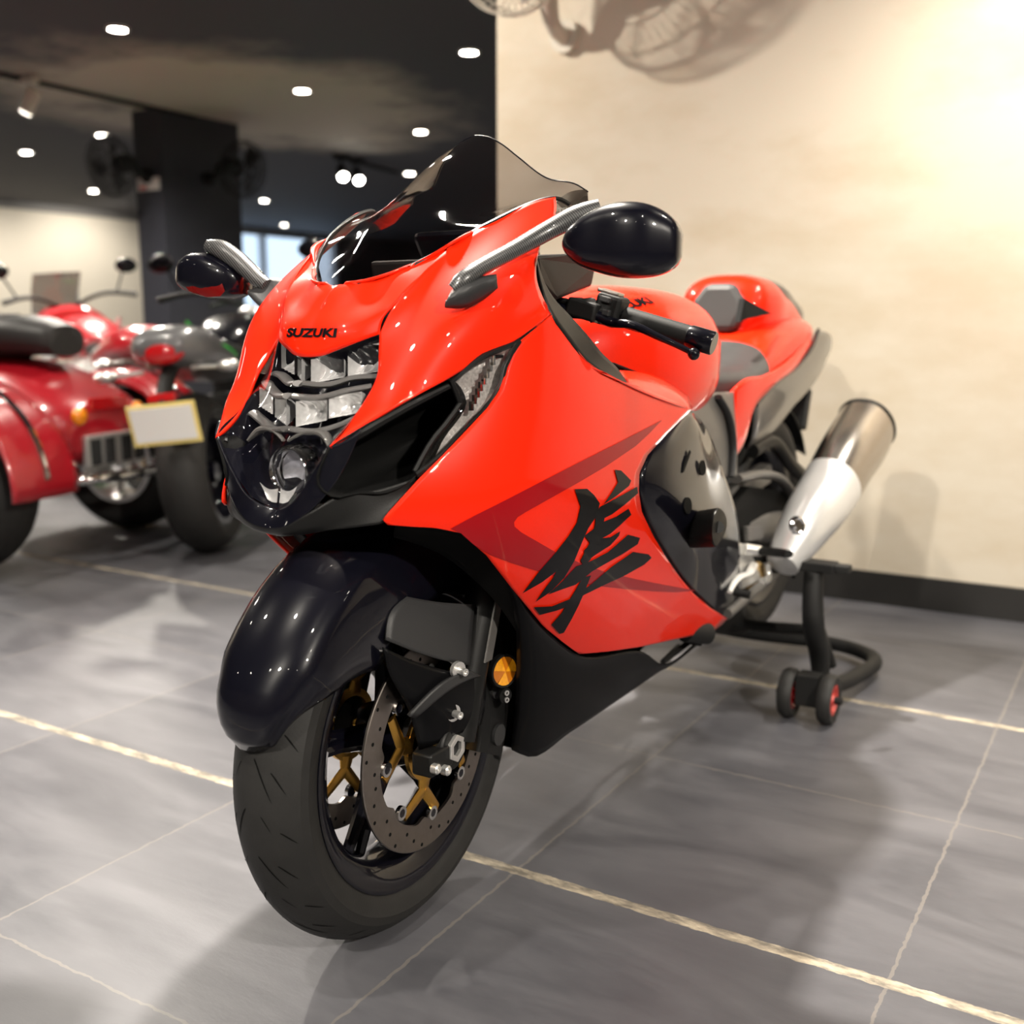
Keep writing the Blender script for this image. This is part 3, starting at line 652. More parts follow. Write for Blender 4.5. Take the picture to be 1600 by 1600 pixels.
mirror_unit(1, [(880, 376, 386, .264, .008), (886, 362, 397, .267, .018), (905, 344, 413, .283, .030), (940, 325, 426, .31, .040), (975, 318, 433, .34, .043), (1010, 321, 433, .368, .042), (1040, 334, 427, .39, .036), (1058, 350, 416, .405, .026), (1066, 366, 402, .411, .010)],
            [(708, 452, .174, .010), (722, 438, .183, .013), (740, 425, .188, .013), (770, 408, .195, .0135), (800, 392, .204, .014), (860, 358, .232, .016), (905, 335, .262, .017), (938, 322, .287, .012)],
            [[(695, 481, .170), (722, 482, .185), (758, 466, .200), (778, 450, .212)], [(699, 466, .176), (722, 455, .192), (750, 446, .206), (777, 438, .214)], [(706, 453, .172), (722, 440, .182), (750, 432, .196), (776, 428, .206)]],
            [(900, 360, .285), (1000, 335, .36), (1050, 355, .395), (1045, 405, .395), (990, 420, .355), (910, 400, .29)])
mo = mirror_unit(-1, [(284, 424, 440, -.408, .010), (290, 408, 448, -.398, .024), (303, 398, 455, -.382, .034), (325, 396, 463, -.355, .038), (350, 405, 467, -.325, .036), (372, 418, 466, -.300, .028), (386, 434, 460, -.285, .014)],
            [(326, 384, -.345, .012), (342, 388, -.325, .016), (365, 402, -.296, .016), (390, 424, -.262, .0145), (405, 438, -.24, .013), (418, 446, -.222, .011)],
            [[(386, 454, -.245), (402, 472, -.21), (419, 486, -.178)], [(408, 446, -.235), (422, 456, -.205), (436, 466, -.178)], [(421, 434, -.228), (434, 434, -.205), (450, 438, -.178)]],
            [(303, 432, -.385), (330, 418, -.355), (356, 424, -.32), (380, 448, -.29), (378, 462, -.29), (350, 464, -.32), (322, 455, -.355)])
m = MB(); g = [(309, 434, -.385), (331, 419, -.36), (354, 423, -.33), (376, 441, -.303), (381, 456, -.296), (374, 464, -.302), (352, 465, -.33), (326, 456, -.36)]
ctr = P(345, 445, -.34)
Gx = np.array([[P(*q)+np.array([0, -.040, 0]) for q in g], [(P(*q)*.5+ctr*.5)+np.array([0, -.044, 0]) for q in g], [ctr+np.array([0, -.045, 0])]*8])
m.grid(Gx, closeu=True); m.obj('housing_reflection', mat('painted red reflection', (.10, .002, .002), .15, coat=1.), mo)  # dark red reflection on the housing, put into the colour of this facet

# ---- handlebars
def bar(s_):
    K = np.array([s_, 1, 1]); q = lambda u, v, x: P(u, v, x)*K
    a, b = q(965, 492, .215), q(1112, 536, .365); ax = (b-a)/np.linalg.norm(b-a); L_ = np.linalg.norm(b-a)
    g0 = a+ax*.0; root = np.array([s_*.10, a[1]-.06, a[2]+.01])
    m = MB(); m.tube([root, a, a+ax*(L_-.03)], .011, n=16); h = m.obj('handlebar', GBLK, bike)
    m = MB(); gs = np.linspace(.012, L_-.037, 40); m.tube([a+ax*t for t in gs], [.0168 if i % 2 else .0162 for i in range(40)], n=24); m.obj('grip', MBLK, h)
    m = MB(); m.tube([a+ax*(L_-.037), a+ax*(L_-.034), a+ax*(L_+.002), a+ax*(L_+.004)], [.0165, .018, .018, .0165], n=24); m.obj('bar_end_weight', GBLK, h)
    m = MB(); c = a-ax*.012; R_ = Vector(ax).to_track_quat('X', 'Z').to_matrix(); m.box(c+np.array([0, 0, .004]), (.042, .046, .048), R_); sw = m.obj('switch_housing', MBLK, h, smooth=False, bevel=.006)
    for dz, dx, sz in ((.016, .004, (.018, .012, .009)), (-.004, .006, (.012, .01, .010)), (-.016, -.006, (.012, .01, .008))): m = MB(); m.box(c+np.array([dx*s_, -.027, dz+.004]), sz, R_); m.obj('switch', DGRY, sw, smooth=False, bevel=.002)
    m = MB(); m.box(c+np.array([0, 0, .031]), (.036, .03, .006), R_); m.obj('switch_lid', STEEL, sw, smooth=False, bevel=.002)
    # lever perch + lever
    m = MB(); c2 = a-ax*.045; m.box(c2+np.array([0, -.018, -.004]), (.05, .05, .028), R_); m.tube([c2+np.array([0, 0, 0]), c2+np.array([0, -.035, -.004])], .016, n=12); pe = m.obj('lever_perch', MBLK, h, smooth=False, bevel=.004)
    pts = [q(905, 478, .165), q(930, 492, .19), q(955, 503, .215), q(985, 507, .25), q(1030, 527, .295), q(1065, 543, .328), q(1083, 552, .345)]
    m = MB(); m.tube(pts, [.010, .012, .010, .0085, .007, .0058, .006], n=12, res=30, flat=.8); lv = m.obj('clutch_lever' if s_ > 0 else 'brake_lever', GBLK, h)
    m = MB(); m.ball(q(1084, 553, .346), .0095); m.obj('lever_ball', GBLK, lv)
    m = MB(); m.tube([q(930, 490, .19)+np.array([0, 0, .012]), q(930, 490, .19)+np.array([0, 0, -.014])], .009, n=14); m.obj('pivot_bolt', CHROME, lv)
    m = MB(); m.tube([q(905, 480, .165), q(880, 470, .14), q(865, 480, .11)], .005, n=8, res=12); m.obj('clutch_cable' if s_ > 0 else 'brake_hose', MBLK, h)
    return h
bar(1); bar(-1)

# ---- tank
def body_loft(secs, name, mt, parent, n=40, res=40, sq=2.5, **kw):
    """sections (y, x half width, z bottom, z top, squareness)"""
    A = cr_resample(np.array([[s_[0]*1., s_[1], s_[2], s_[3], s_[4] if len(s_) > 4 else sq] for s_ in secs]), res); G = []
    for y, w, z0, z1, e in A:
        row = []
        for t in np.linspace(0, 2*np.pi, n, endpoint=False):
            ca, sa = math.cos(t), math.sin(t); ca = math.copysign(abs(ca)**(2/e), ca); sa = math.copysign(abs(sa)**(2/e), sa)
            row.append((w*sa, y, (z0+z1)/2+(z1-z0)/2*ca))
        G.append(row)
    m = MB(); m.grid(np.array(G), closeu=True, caps=True); return m.obj(name, mt, parent, angle=kw.get('angle', 60))
tk = body_loft([(.40, .10, .74, .90), (.46, .16, .70, .945), (.56, .205, .68, .968), (.68, .222, .68, .972), (.78, .214, .70, .966), (.86, .185, .72, .945), (.91, .14, .74, .91), (.945, .09, .76, .87)], 'fuel_tank', RED, bike, sq=2.9)
m = MB(); m.disc((0, .56, .972), .036, (0, 0, 1), .01, 32); m.obj('filler_cap', GBLK, tk)
tb = BVHTree.FromPolygons([v.co.copy() for v in tk.data.vertices], [tuple(p.vertices) for p in tk.data.polygons])
for s_ in (1, -1):
    def on_flank(x, y, s_=s_):
        o_ = Vector((s_*.5, .515+s_*x*.12, 1.215+y*.026)); d_ = Vector((-s_*.78, 0, -.62)).normalized(); h_ = tb.ray_cast(o_, d_); p = h_[0] if h_[0] else o_+d_*.45
        return tuple(p-d_*.0015)
    text_on('SUZUKI', 'tank_lettering', DECAL, tk, on_flank, font_off=.04)
# ---- seat
st = body_loft([(.90, .075, .72, .80), (.96, .115, .715, .81), (1.05, .155, .71, .815), (1.14, .178, .71, .82), (1.21, .178, .73, .842), (1.255, .15, .76, .865)], 'rider_seat', SEATM, bike, sq=2.7)
# frame side rails
for s_ in (1, -1):
    K = np.array([s_, 1, 1])
    fr = [[(1062, 600, .19), (1105, 612, .185), (1140, 612, .178), (1150, 612, .17)], [(1080, 650, .21), (1118, 660, .20), (1140, 660, .185), (1150, 655, .172)], [(1112, 700, .215), (1130, 705, .20), (1145, 700, .185), (1152, 700, .17)], [(1128, 745, .215), (1138, 745, .20), (1147, 745, .185), (1152, 745, .17)]]
    Gx, _ = patch(fr, 14, 20); m = MB(); m.grid(Gx*K); fo = m.obj('frame_rail', MGRY, bike, solid=.01, out=(s_, 0, 0))
    m = MB(); m.tube([P(1119, 620, .19)*K+np.array([s_*.004, 0, 0]), P(1135, 650, .195)*K+np.array([s_*.004, 0, 0]), P(1142, 700, .195)*K+np.array([s_*.004, 0, 0]), P(1138, 745, .2)*K+np.array([s_*.004, 0, 0])], .009, n=10, res=20, flat=.6); m.obj('frame_edge', DGRY, fo)
    # engine cover
    e0 = [(1078, 643, .243), (1044, 676, .246), (1014, 712, .246), (1001, 742, .246), (1001, 768, .246), (1006, 800, .242), (1022, 836, .236), (1042, 870, .228), (1064, 902, .22), (1087, 929, .214), (1136, 966, .204)]
    e1 = [(1082, 645, .246), (1064, 672, .254), (1046, 706, .260), (1040, 742, .264), (1042, 770, .266), (1050, 800, .264), (1062, 832, .256), (1080, 866, .244), (1100, 898, .230), (1116, 922, .220), (1140, 962, .205)]
    e2 = [(1086, 646, .240), (1092, 666, .250), (1096, 700, .258), (1098, 736, .264), (1100, 768, .266), (1106, 800, .262), (1114, 832, .254), (1122, 866, .242), (1130, 896, .228), (1136, 918, .220), (1146, 956, .205)]
    e3 = [(1090, 648, .225), (1108, 672, .226), (1122, 706, .232), (1134, 742, .238), (1144, 772, .240), (1152, 800, .238), (1157, 832, .232), (1158, 862, .224), (1156, 890, .214), (1154, 914, .208), (1152, 950, .200)]
    Gx, _ = patch([e0, e1, e2, e3], 40, 30); Gx += np.array([-.004, .004, 0]); m = MB(); m.grid(Gx*K); ec = m.obj('engine_cover', GBLK, bike, solid=.006, out=(s_, 0, 0))
    # bead line along the cover
    for u, v, du, dv, x in ((1097, 731, 5, 12, .2635), (1074, 790, 6, 13, .268)):
        m = MB(); ring = [P(u+du*math.cos(t), v+dv*math.sin(t), x)*K for t in np.linspace(0, 2*np.pi, 20, endpoint=False)]; m.prism(ring, (s_*.0015, 0, 0)); m.obj('cover_hole', VOID, ec, smooth=False)
    m = MB(); m.prism([P(*q)*K for q in ((1077, 703, .262), (1079, 706, .262), (1068, 737, .265), (1065, 739, .265), (1069, 722, .264))], (s_*.0012, 0, 0)); m.obj('cover_slot', VOID, ec, smooth=False)
    # crash slider
    c0, c1 = P(1080, 828, .24)*K, P(1121, 824, .33)*K; ax = (c1-c0)/np.linalg.norm(c1-c0)
    ring = []; up = np.array([0, 0, 1.]); w = np.array([0, 1., 0])
    for t in np.linspace(0, 2*np.pi, 32, endpoint=False):
        r = .0335; y = math.cos(t)*r*(1.35 if math.cos(t) > 0 else .9); z = math.sin(t)*r*(1-.25*max(0, math.cos(t))); ring.append(w*y+up*z)
    G = [[c0+p*.95 for p in ring], [c0+p for p in ring], [c1+p for p in ring], [c1+ax*.004+p*.93 for p in ring]]
    m = MB(); m.grid(np.array(G), closeu=True, caps=True); sl = m.obj('crash_slider', SBLK, bike, angle=35)
    m = MB(); m.disc(c1+ax*.005, .010, ax, .002, 16); m.obj('slider_bolt', MBLK, sl)

# ---- tail
tl = body_loft([(1.16, .165, .70, .79), (1.28, .172, .71, .86), (1.40, .172, .74, .905), (1.55, .165, .785, .925), (1.68, .140, .82, .925), (1.80, .095, .845, .91), (1.87, .04, .86, .895)], 'tail_cowl', RED, bike, sq=2.8)
hp = body_loft([(1.345, .080, .86, .985), (1.375, .108, .86, 1.017), (1.43, .120, .86, 1.024), (1.56, .112, .86, 1.0), (1.68, .10, .86, .965), (1.80, .075, .86, .925), (1.86, .03, .87, .90)], 'seat_hump', RED, bike, sq=2.6)
m = MB()
for s_ in (-1, 1): pass
hg = body_loft([(1.47, .06, .98, 1.026), (1.52, .092, .955, 1.022), (1.68, .092, .925, .986), (1.80, .078, .895, .948), (1.90, .03, .87, .91)], 'hump_panel', mat('dark grey gloss', (.03, .029, .028), .3, coat=1.), hp, sq=2.4)
bpc = P(1120, 480, .0)
pad = MB(); prof_ = []
for (x, z) in ((-.052, -.055), (-.074, -.015), (-.070, .02), (-.04, .055), (.04, .055), (.070, .02), (.074, -.015), (.052, -.055)): prof_.append((x*.92, 1.325+z*.22, .942+z*1.08))
pad.prism(prof_, (0, .045, 0)); pad.obj('back_pad', SEATM, hp, smooth=False, bevel=.016)
for s_ in (1, -1):
    K = np.array([s_, 1, 1])
    # red side blade running down from the seat
    bl = [[(1145, 612, .172), (1158, 600, .18), (1196, 586, .185), (1226, 568, .182), (1250, 545, .175), (1266, 522, .165)],
          [(1142, 660, .170), (1160, 640, .178), (1185, 612, .186), (1220, 585, .188), (1250, 556, .180), (1268, 530, .168)],
          [(1140, 728, .155), (1163, 692, .168), (1178, 640, .178), (1200, 612, .182), (1240, 580, .178), (1268, 537, .168)]]
    Gx, _ = patch(bl, 30, 16); m = MB(); m.grid(Gx*K); m.obj('tail_blade', RED, bike, solid=.008, out=(s_, 0, 0))
    gr = [[(1180, 634, .172), (1205, 606, .178), (1242, 578, .176), (1270, 538, .168), (1277, 516, .160)],
          [(1174, 690, .150), (1206, 664, .160), (1240, 622, .165), (1276, 578, .160), (1300, 530, .150)],
          [(1166, 702, .130), (1206, 678, .140), (1240, 636, .145), (1278, 590, .140), (1298, 548, .13)]]
    Gx, _ = patch(gr, 24, 16); m = MB(); m.grid(Gx*K); m.obj('tail_panel', mat('warm grey satin', (.06, .056, .052), .35, coat=.6), bike, solid=.006, out=(s_, 0, 0))
    m = MB(); m.tube([Gx[0, i]*K+np.array([s_*.003, 0, .002]) for i in range(0, 24)], .0045, n=8); m.obj('tail_trim', GBLK, bike)
    m = MB(); m.prism([P(*q)*K for q in ((1163, 466, .112), (1206, 490, .13), (1168, 498, .125), (1156, 503, .12))], (-s_*.012, 0, 0)); m.obj('hump_opening', VOID, hp, smooth=False)
m = MB(); m.prism([(-.07, 1.86, .865), (.07, 1.86, .865), (.055, 1.87, .895), (-.055, 1.87, .895)], (0, .03, 0)); m.obj('tail_light', REDL, bike, smooth=False, bevel=.004)
# plate hanger under the tail
m = MB(); m.box((.0, 1.83, .665), (.19, .03, .12), Matrix.Rotation(-.35, 3, 'X')); pl = m.obj('plate_hanger', MBLK, bike, smooth=False, bevel=.006)
m = MB(); m.tube([(0, 1.62, .80), (0, 1.74, .76), (0, 1.80, .70)], .03, n=12, res=10); m.obj('hanger_arm', MBLK, pl)
# ---- swingarm, rear wheel, chain side
RWC = (0, 1.52, .386)
rw, _ = wheel(RWC, .311, .095, .216, .080, bike, 5, 0., grooves=False)
m = MB()
for s_ in (1, -1): m.tube([(s_*.10, .98, .44), (s_*.125, 1.2, .42), (s_*.125, 1.52, .386), (s_*.125, 1.58, .38)], [.045, .042, .036, .025], n=12, res=14, flat=1.2)
m.box((0, 1.0, .44), (.22, .1, .1)); sa = m.obj('swingarm', MGRY, bike)
m = MB(); m.tube([(-.16, 1.52, .386), (.16, 1.52, .386)], .016, n=16); m.obj('axle', SILV, sa)
m = MB(); m.disc((.155, 1.50, .386), .022, (1, 0, 0), .03, 20); m.obj('paddock_spool', MBLK, sa)
m = MB(); a_ = np.radians(np.linspace(55, 150, 20)); m.grid(np.array([[(x, 1.52-(.335-.02*abs(x)/.1)*math.cos(t), .386+(.335-.9*max(0, abs(x)-.075))*math.sin(t)) for x in np.linspace(-.105, .105, 13)] for t in a_])); m.obj('hugger', SBLK, bike, solid=.004)
m = MB(); m.box((.09, 1.27, .50), (.04, .42, .05), Matrix.Rotation(.12, 3, 'X')); m.obj('chain_guard', MGRY, bike, smooth=False, bevel=.008)
m = MB(); m.prism([(-.1, 1.05, .44), (.1, 1.05, .44), (.1, 1.1, .75), (-.1, 1.1, .75)], (0, .1, 0)); m.obj('shock_linkage', VOID, bike, smooth=False, bevel=.01)
m = MB(); m.prism([(-.13, 1.1, .55), (.13, 1.1, .55), (.13, 1.3, .72), (-.13, 1.3, .72)], (0, .12, .05)); m.obj('battery_tray', VOID, bike, smooth=False, bevel=.01)
for s_ in (1, -1):
    K = np.array([s_, 1, 1])
    # sub-frame bars
    m = MB(); m.tube([P(*q)*K for q in ((1150, 748, .15), (1200, 742, .16), (1218, 748, .16), (1250, 800, .16))], .016, n=10, res=18, flat=.7); m.obj('hanger_bar', MGRY, bike)
    m = MB(); m.tube([P(*q)*K for q in ((1175, 705, .13), (1205, 690, .13), (1235, 725, .13), (1255, 745, .13))], .018, n=10, res=18); m.obj('subframe_tube', SBLK, bike)
    m = MB(); m.prism([P(*q)*K for q in ((1140, 800, .16), (1170, 760, .15), (1240, 770, .15), (1225, 850, .16), (1160, 870, .17))], (-s_*.02, 0, 0)); m.obj('pivot_plate', VOID, bike, smooth=False)
    m = MB(); m.prism([P(*q)*K for q in ((1160, 822, .18), (1184, 820, .18), (1186, 842, .18), (1162, 846, .18))], (s_*.012, 0, 0)); m.obj('relay_block', MGRY, bike, smooth=False, bevel=.003)
    # muffler: tapered oval can + silver heat shield cone
    ctr = [((1222, 882, .235), .036, .040), ((1240, 850, .245), .048, .056), ((1262, 815, .255), .058, .070), ((1292, 772, .268), .066, .082), ((1320, 722, .28), .071, .090), ((1345, 682, .29), .074, .094), ((1354, 664, .294), .072, .090)]
    A = cr_resample(np.array([[*(P(*c)*K), a, b] for c, a, b in ctr]), 30); G = []
    T = np.gradient(A[:, :3], axis=0); T /= np.linalg.norm(T, axis=1)[:, None]
    for r, t in zip(A, T):
        up = np.array([0, 0, 1.])-t[2]*t; up /= np.linalg.norm(up); w = np.cross(up, t); row = []
        for a in np.linspace(0, 2*np.pi, 40, endpoint=False):
            ca, sa = math.cos(a), math.sin(a); row.append(r[:3]+up*ca*r[4]*.92+w*(math.copysign(abs(sa)**.85, sa))*r[3])
        G.append(row)
    G = np.array(G); k = 16
    m = MB(); m.grid(G[k-1:], closeu=True, caps=True); mu = m.obj('muffler', MUFF, bike, angle=45)
    m = MB(); Gs_ = G[:k+1].copy(); c_ = Gs_.mean(1, keepdims=True); Gs_ = c_+(Gs_-c_)*1.03; m.grid(Gs_, closeu=True, caps=True); m.obj('heat_shield', mat('frosted aluminium', (.80, .80, .80), .28, metal=.6) if s_ > 0 else SILV, mu, angle=45)
    m = MB(); c_ = G[-1].mean(0); e = [c_+(p-c_)*.96 for p in G[-1]]; m.tube(e+e[:1], .007, n=8); m.obj('end_trim', SBLK, mu)
    pb = P(1246, 821, .315)*K
    m = MB(); m.lathe([(-.004, .020), (.002, .020), (.004, .016), (.0, .012), (.0, .0001)], pb, (s_*.8, -.5, .15), 24); m.lathe([(-.004, .0001), (-.004, .0085), (.005, .0085), (.005, .0001)], pb, (s_*.8, -.5, .15), 16); m.obj('shield_bolt', CHROME, mu)
    m = MB(); m.tube([P(1235, 866, .235)*K, np.array([s_*.15, 1.22, .33]), np.array([s_*.10, 1.0, .28]), np.array([s_*.08, .6, .30])], [.034, .03, .027, .025], n=14, res=20); m.obj('exhaust_pipe', MBLK, bike)
    # foot peg, gear lever, stand
    m = MB(); m.tube([P(1186, 861, .215)*K, P(1212, 863, .262)*K, P(1233, 866, .30)*K], [.012, .0135, .011], n=14, res=12, flat=.75); fp = m.obj('foot_peg', MBLK, bike)
    m = MB(); m.tube([P(1163, 858, .19)*K, P(1188, 861, .218)*K], [.014, .012], n=12); m.prism([P(*q)*K for q in ((1150, 848, .19), (1168, 850, .19), (1190, 905, .195), (1160, 920, .195))], (-s_*.008, 0, 0)); m.obj('peg_bracket', SILV, fp, angle=30)
    m = MB(); m.tube([P(1178, 882, .205)*K, P(1172, 894, .21)*K, P(1155, 902, .215)*K, P(1146, 912, .22)*K, P(1140, 925, .225)*K], [.010, .0095, .009, .007, .005], n=12, res=24, flat=.7); gl = m.obj('gear_lever' if s_ > 0 else 'brake_pedal', WHITE, bike)
    m = MB(); m.tube([P(1147, 925, .222)*K, P(1172, 930, .255)*K], .0085, n=12); m.obj('lever_peg', MBLK, gl)
    m = MB(); m.tube([P(1198, 880, .20)*K, P(1200, 900, .205)*K, P(1192, 908, .21)*K], .009, n=10, res=10); m.obj('linkage_rod', SILV, gl)
m = MB(); m.tube([P(1136, 960, .21), P(1180, 922, .205), P(1232, 879, .20)], [.011, .0105, .009], n=14); ks = m.obj('kickstand', MGRY, bike)
m = MB(); m.tube([P(1232, 866, .25), P(1238, 880, .24), P(1240, 902, .235)], .005, n=8); m.obj('stand_tang', SBLK, ks)
m = MB(); m.tube([P(1186, 892, .17), P(1176, 908, .17)], .028, n=18); m.obj('sprocket_cover', GOLDR, bike)
m = MB(); m.tube([P(1070, 986, .185), P(1105, 990, .21)], .022, n=18); kb = m.obj('stand_pivot', MBLK, bike); m = MB(); m.prism([P(*q) for q in ((1075, 1000, .19), (1098, 955, .20), (1124, 975, .20), (1095, 1010, .19))], (-.02, 0, 0)); m.obj('pivot_bracket', VOID, kb, smooth=False)
m = MB(); m.tube([P(1100, 985, .17), P(1035, 1035, .16), P(1060, 1010, .1)], .006, n=8); m.obj('drain_hose', MBLK, kb)

# ================================================================== PADDOCK STAND
ps = empty('paddock_stand'); tag(ps, 'black rear paddock stand with red wheels beside the back wheel of the orange motorcycle', 'stand')
def stand_side(s_):
    K = np.array([s_, 1, 1]); q = lambda u, v, x: P(u, v, x)*K
    m = MB(); m.tube([q(1272, 890, .30), q(1270, 935, .305), q(1271, 975, .31), q(1280, 1020, .315), q(1283, 1065, .32)], [.022, .024, .025, .024, .020], n=14, res=20); u_ = m.obj('upright', MBLK, ps)
    m = MB(); m.tube([q(1282, 985, .315), q(1300, 1040, .335)], .012, n=10); m.obj('brace', MBLK, u_)
    m = MB(); a = q(1272, 886, .30); m.box(a+np.array([s_*.0, 0, .004]), (.10, .05, .022)); m.box(a+np.array([s_*.055, 0, .004]), (.055, .03, .018)); m.obj('lift_pad', MBLK, u_, smooth=False, bevel=.003)
    g = bp0 = q(1262, 1095, .31); y0 = g[1]; return y0
y0 = stand_side(1); stand_side(-1)
WY = 1.165
for s_ in (1, -1):
    for dx in (-.045, .045):
        c = (s_*.315+dx, WY, .058); m = MB(); m.lathe([(-.014, .036), (-.016, .052), (-.008, .058), (.008, .058), (.016, .052), (.014, .036)], c, n=36, closeprof=True); w = m.obj('caster_tyre', RUB, ps)
        m = MB(); m.lathe([(-.012, .008), (-.012, .038), (.012, .038), (.013, .030), (.006, .026), (.006, .014), (.014, .010), (.014, .008)], c, n=30, closeprof=True); m.obj('caster_hub', mat('red plastic', (.45, .05, .04), .45) if dx > 0 and s_ > 0 else bpy.data.materials['red plastic'] if 'red plastic' in bpy.data.materials else REDL, w)
    m = MB(); m.tube([(s_*.24, WY, .058), (s_*.39, WY, .058)], .009, n=10); m.box((s_*.315, WY, .075), (.05, .05, .07)); m.obj('caster_axle', MBLK, ps)
m = MB(); m.tube([(.335, WY+.03, .07), (.365, 1.40, .045), (.35, 1.62, .035), (.30, 1.66, .035), (0, 1.66, .035), (-.30, 1.66, .035), (-.35, 1.62, .035), (-.365, 1.40, .045), (-.335, WY+.03, .07)], .019, n=12, res=60); m.obj('base_frame', MBLK, ps)
m = MB(); m.tube([(.29, 1.33, .17), (.15, 1.36, .15), (-.15, 1.36, .15), (-.29, 1.33, .17)], .014, n=10, res=16); m.obj('cross_bar', MBLK, ps)

# ================================================================== ROOM
H = 2.5; X0, X1, Y0, Y1, YW = -12., 5.5, -5.5, 18., 2.335; XC = -1.262
def floormat():
    m = mat('slate floor tile', (.2, .2, .2), .4); nt = m.node_tree; b = nt.nodes['Principled BSDF']; L = nt.links
    def N(t, **k):
        n = nt.nodes.new(t)
        for a, v in k.items(): setattr(n, a, v)
        return n
    def math_(op, a, b_=None, c=None):
        n = N('ShaderNodeMath', operation=op)
        for i, q in enumerate((a, b_, c)):
            if q is None: continue
            if hasattr(q, 'links') or hasattr(q, 'is_linked'): L.new(q, n.inputs[i])
            else: n.inputs[i].default_value = q
        return n.outputs[0]
    tc = N('ShaderNodeTexCoord'); sp = N('ShaderNodeSeparateXYZ'); L.new(tc.outputs['Object'], sp.inputs[0]); X, Y = sp.outputs[0], sp.outputs[1]
    jn = N('ShaderNodeTexNoise'); jn.inputs['Scale'].default_value = 45; jn.inputs['Detail'].default_value = 3; L.new(tc.outputs['Object'], jn.inputs['Vector'])
    jit = math_('MULTIPLY', math_('SUBTRACT', jn.outputs['Fac'], .5), .011)
    def line(c, off, period, hw):
        d = math_('ABSOLUTE', math_('SUBTRACT', math_('FLOORED_MODULO', math_('ADD', math_('ADD', c, -off+period/2), jit), period), period/2))
        return math_('LESS_THAN', d, hw)
    thick = line(Y, .222, 1.13, .0115); thin = math_('MAXIMUM', line(Y, .787, 1.13, .0022), line(X, .696, .6, .0026))
    # per-tile tone
    ti = math_('FLOOR', math_('DIVIDE', math_('ADD', X, -.696+12), .6)); tj = math_('FLOOR', math_('DIVIDE', math_('ADD', Y, -.222+11.3), .565))
    wn = N('ShaderNodeTexWhiteNoise', noise_dimensions='2D'); cb = N('ShaderNodeCombineXYZ'); L.new(ti, cb.inputs[0]); L.new(tj, cb.inputs[1]); L.new(cb.outputs[0], wn.inputs[0])
    mp = N('ShaderNodeMapping'); mp.inputs['Rotation'].default_value = (0, 0, .5); mp.inputs['Scale'].default_value = (1.1, 3.2, 1); L.new(tc.outputs['Object'], mp.inputs[0])
    n1 = N('ShaderNodeTexNoise'); n1.inputs['Scale'].default_value = 1.6; n1.inputs['Detail'].default_value = 9; n1.inputs['Distortion'].default_value = 1.2; L.new(mp.outputs[0], n1.inputs['Vector'])
    n2 = N('ShaderNodeTexNoise'); n2.inputs['Scale'].default_value = 14; n2.inputs['Detail'].default_value = 8; n2.inputs['Roughness'].default_value = .7; L.new(mp.outputs[0], n2.inputs['Vector'])
    v = math_('ADD', math_('MULTIPLY', n1.outputs['Fac'], .72), math_('ADD', math_('MULTIPLY', n2.outputs['Fac'], .18), math_('MULTIPLY', wn.outputs['Value'], .12)))
    r = N('ShaderNodeValToRGB'); L.new(v, r.inputs[0]); e = r.color_ramp.elements
    e[0].position = .33; e[0].color = (.056, .056, .065, 1); e[1].position = .70; e[1].color = (.128, .127, .139, 1)
    gc = N('ShaderNodeValToRGB'); L.new(n2.outputs['Fac'], gc.inputs[0]); gc.color_ramp.elements[0].position = .4; gc.color_ramp.elements[1].position = .68; gc.color_ramp.elements[0].color = (.13, .115, .095, 1); gc.color_ramp.elements[1].color = (.50, .43, .32, 1)
    m1 = N('ShaderNodeMix', data_type='RGBA'); m1.inputs[7].default_value = (.17, .155, .14, 1); L.new(r.outputs[0], m1.inputs[6]); L.new(math_('MULTIPLY', thin, .6), m1.inputs[0])
    m2 = N('ShaderNodeMix', data_type='RGBA'); L.new(m1.outputs[2], m2.inputs[6]); L.new(gc.outputs[0], m2.inputs[7]); L.new(thick, m2.inputs[0]); L.new(m2.outputs[2], b.inputs['Base Color'])
    rr = math_('ADD', math_('MULTIPLY', n2.outputs['Fac'], .22), .33); L.new(math_('MAXIMUM', rr, math_('MULTIPLY', thick, .7)), b.inputs['Roughness'])
    bp = N('ShaderNodeBump'); bp.inputs['Strength'].default_value = .25; bp.inputs['Distance'].default_value = .003
    L.new(math_('SUBTRACT', math_('MULTIPLY', n2.outputs['Fac'], .5), math_('MULTIPLY', math_('MAXIMUM', thick, thin), .8)), bp.inputs['Height']); L.new(bp.outputs['Normal'], b.inputs['Normal'])
    return m
def wallmat(name, col, dirt):
    m = mat(name, col, .75, spec=.3); nt = m.node_tree; b = nt.nodes['Principled BSDF']; L = nt.links
    tc = nt.nodes.new('ShaderNodeTexCoord'); n = nt.nodes.new('ShaderNodeTexNoise'); n.inputs['Scale'].default_value = 2.2; n.inputs['Detail'].default_value = 10; n.inputs['Roughness'].default_value = .62
    mp = nt.nodes.new('ShaderNodeMapping'); mp.inputs['Scale'].default_value = (.7, .7, 1.6); L.new(tc.outputs['Object'], mp.inputs[0]); L.new(mp.outputs[0], n.inputs['Vector'])
    r = nt.nodes.new('ShaderNodeValToRGB'); r.color_ramp.elements[0].position = .36; r.color_ramp.elements[1].position = .55
    r.color_ramp.elements[0].color = (*[c*q for c, q in zip(col, dirt)], 1); r.color_ramp.elements[1].color = (*col, 1)
    L.new(n.outputs['Fac'], r.inputs[0]); L.new(r.outputs[0], b.inputs['Base Color']); return m
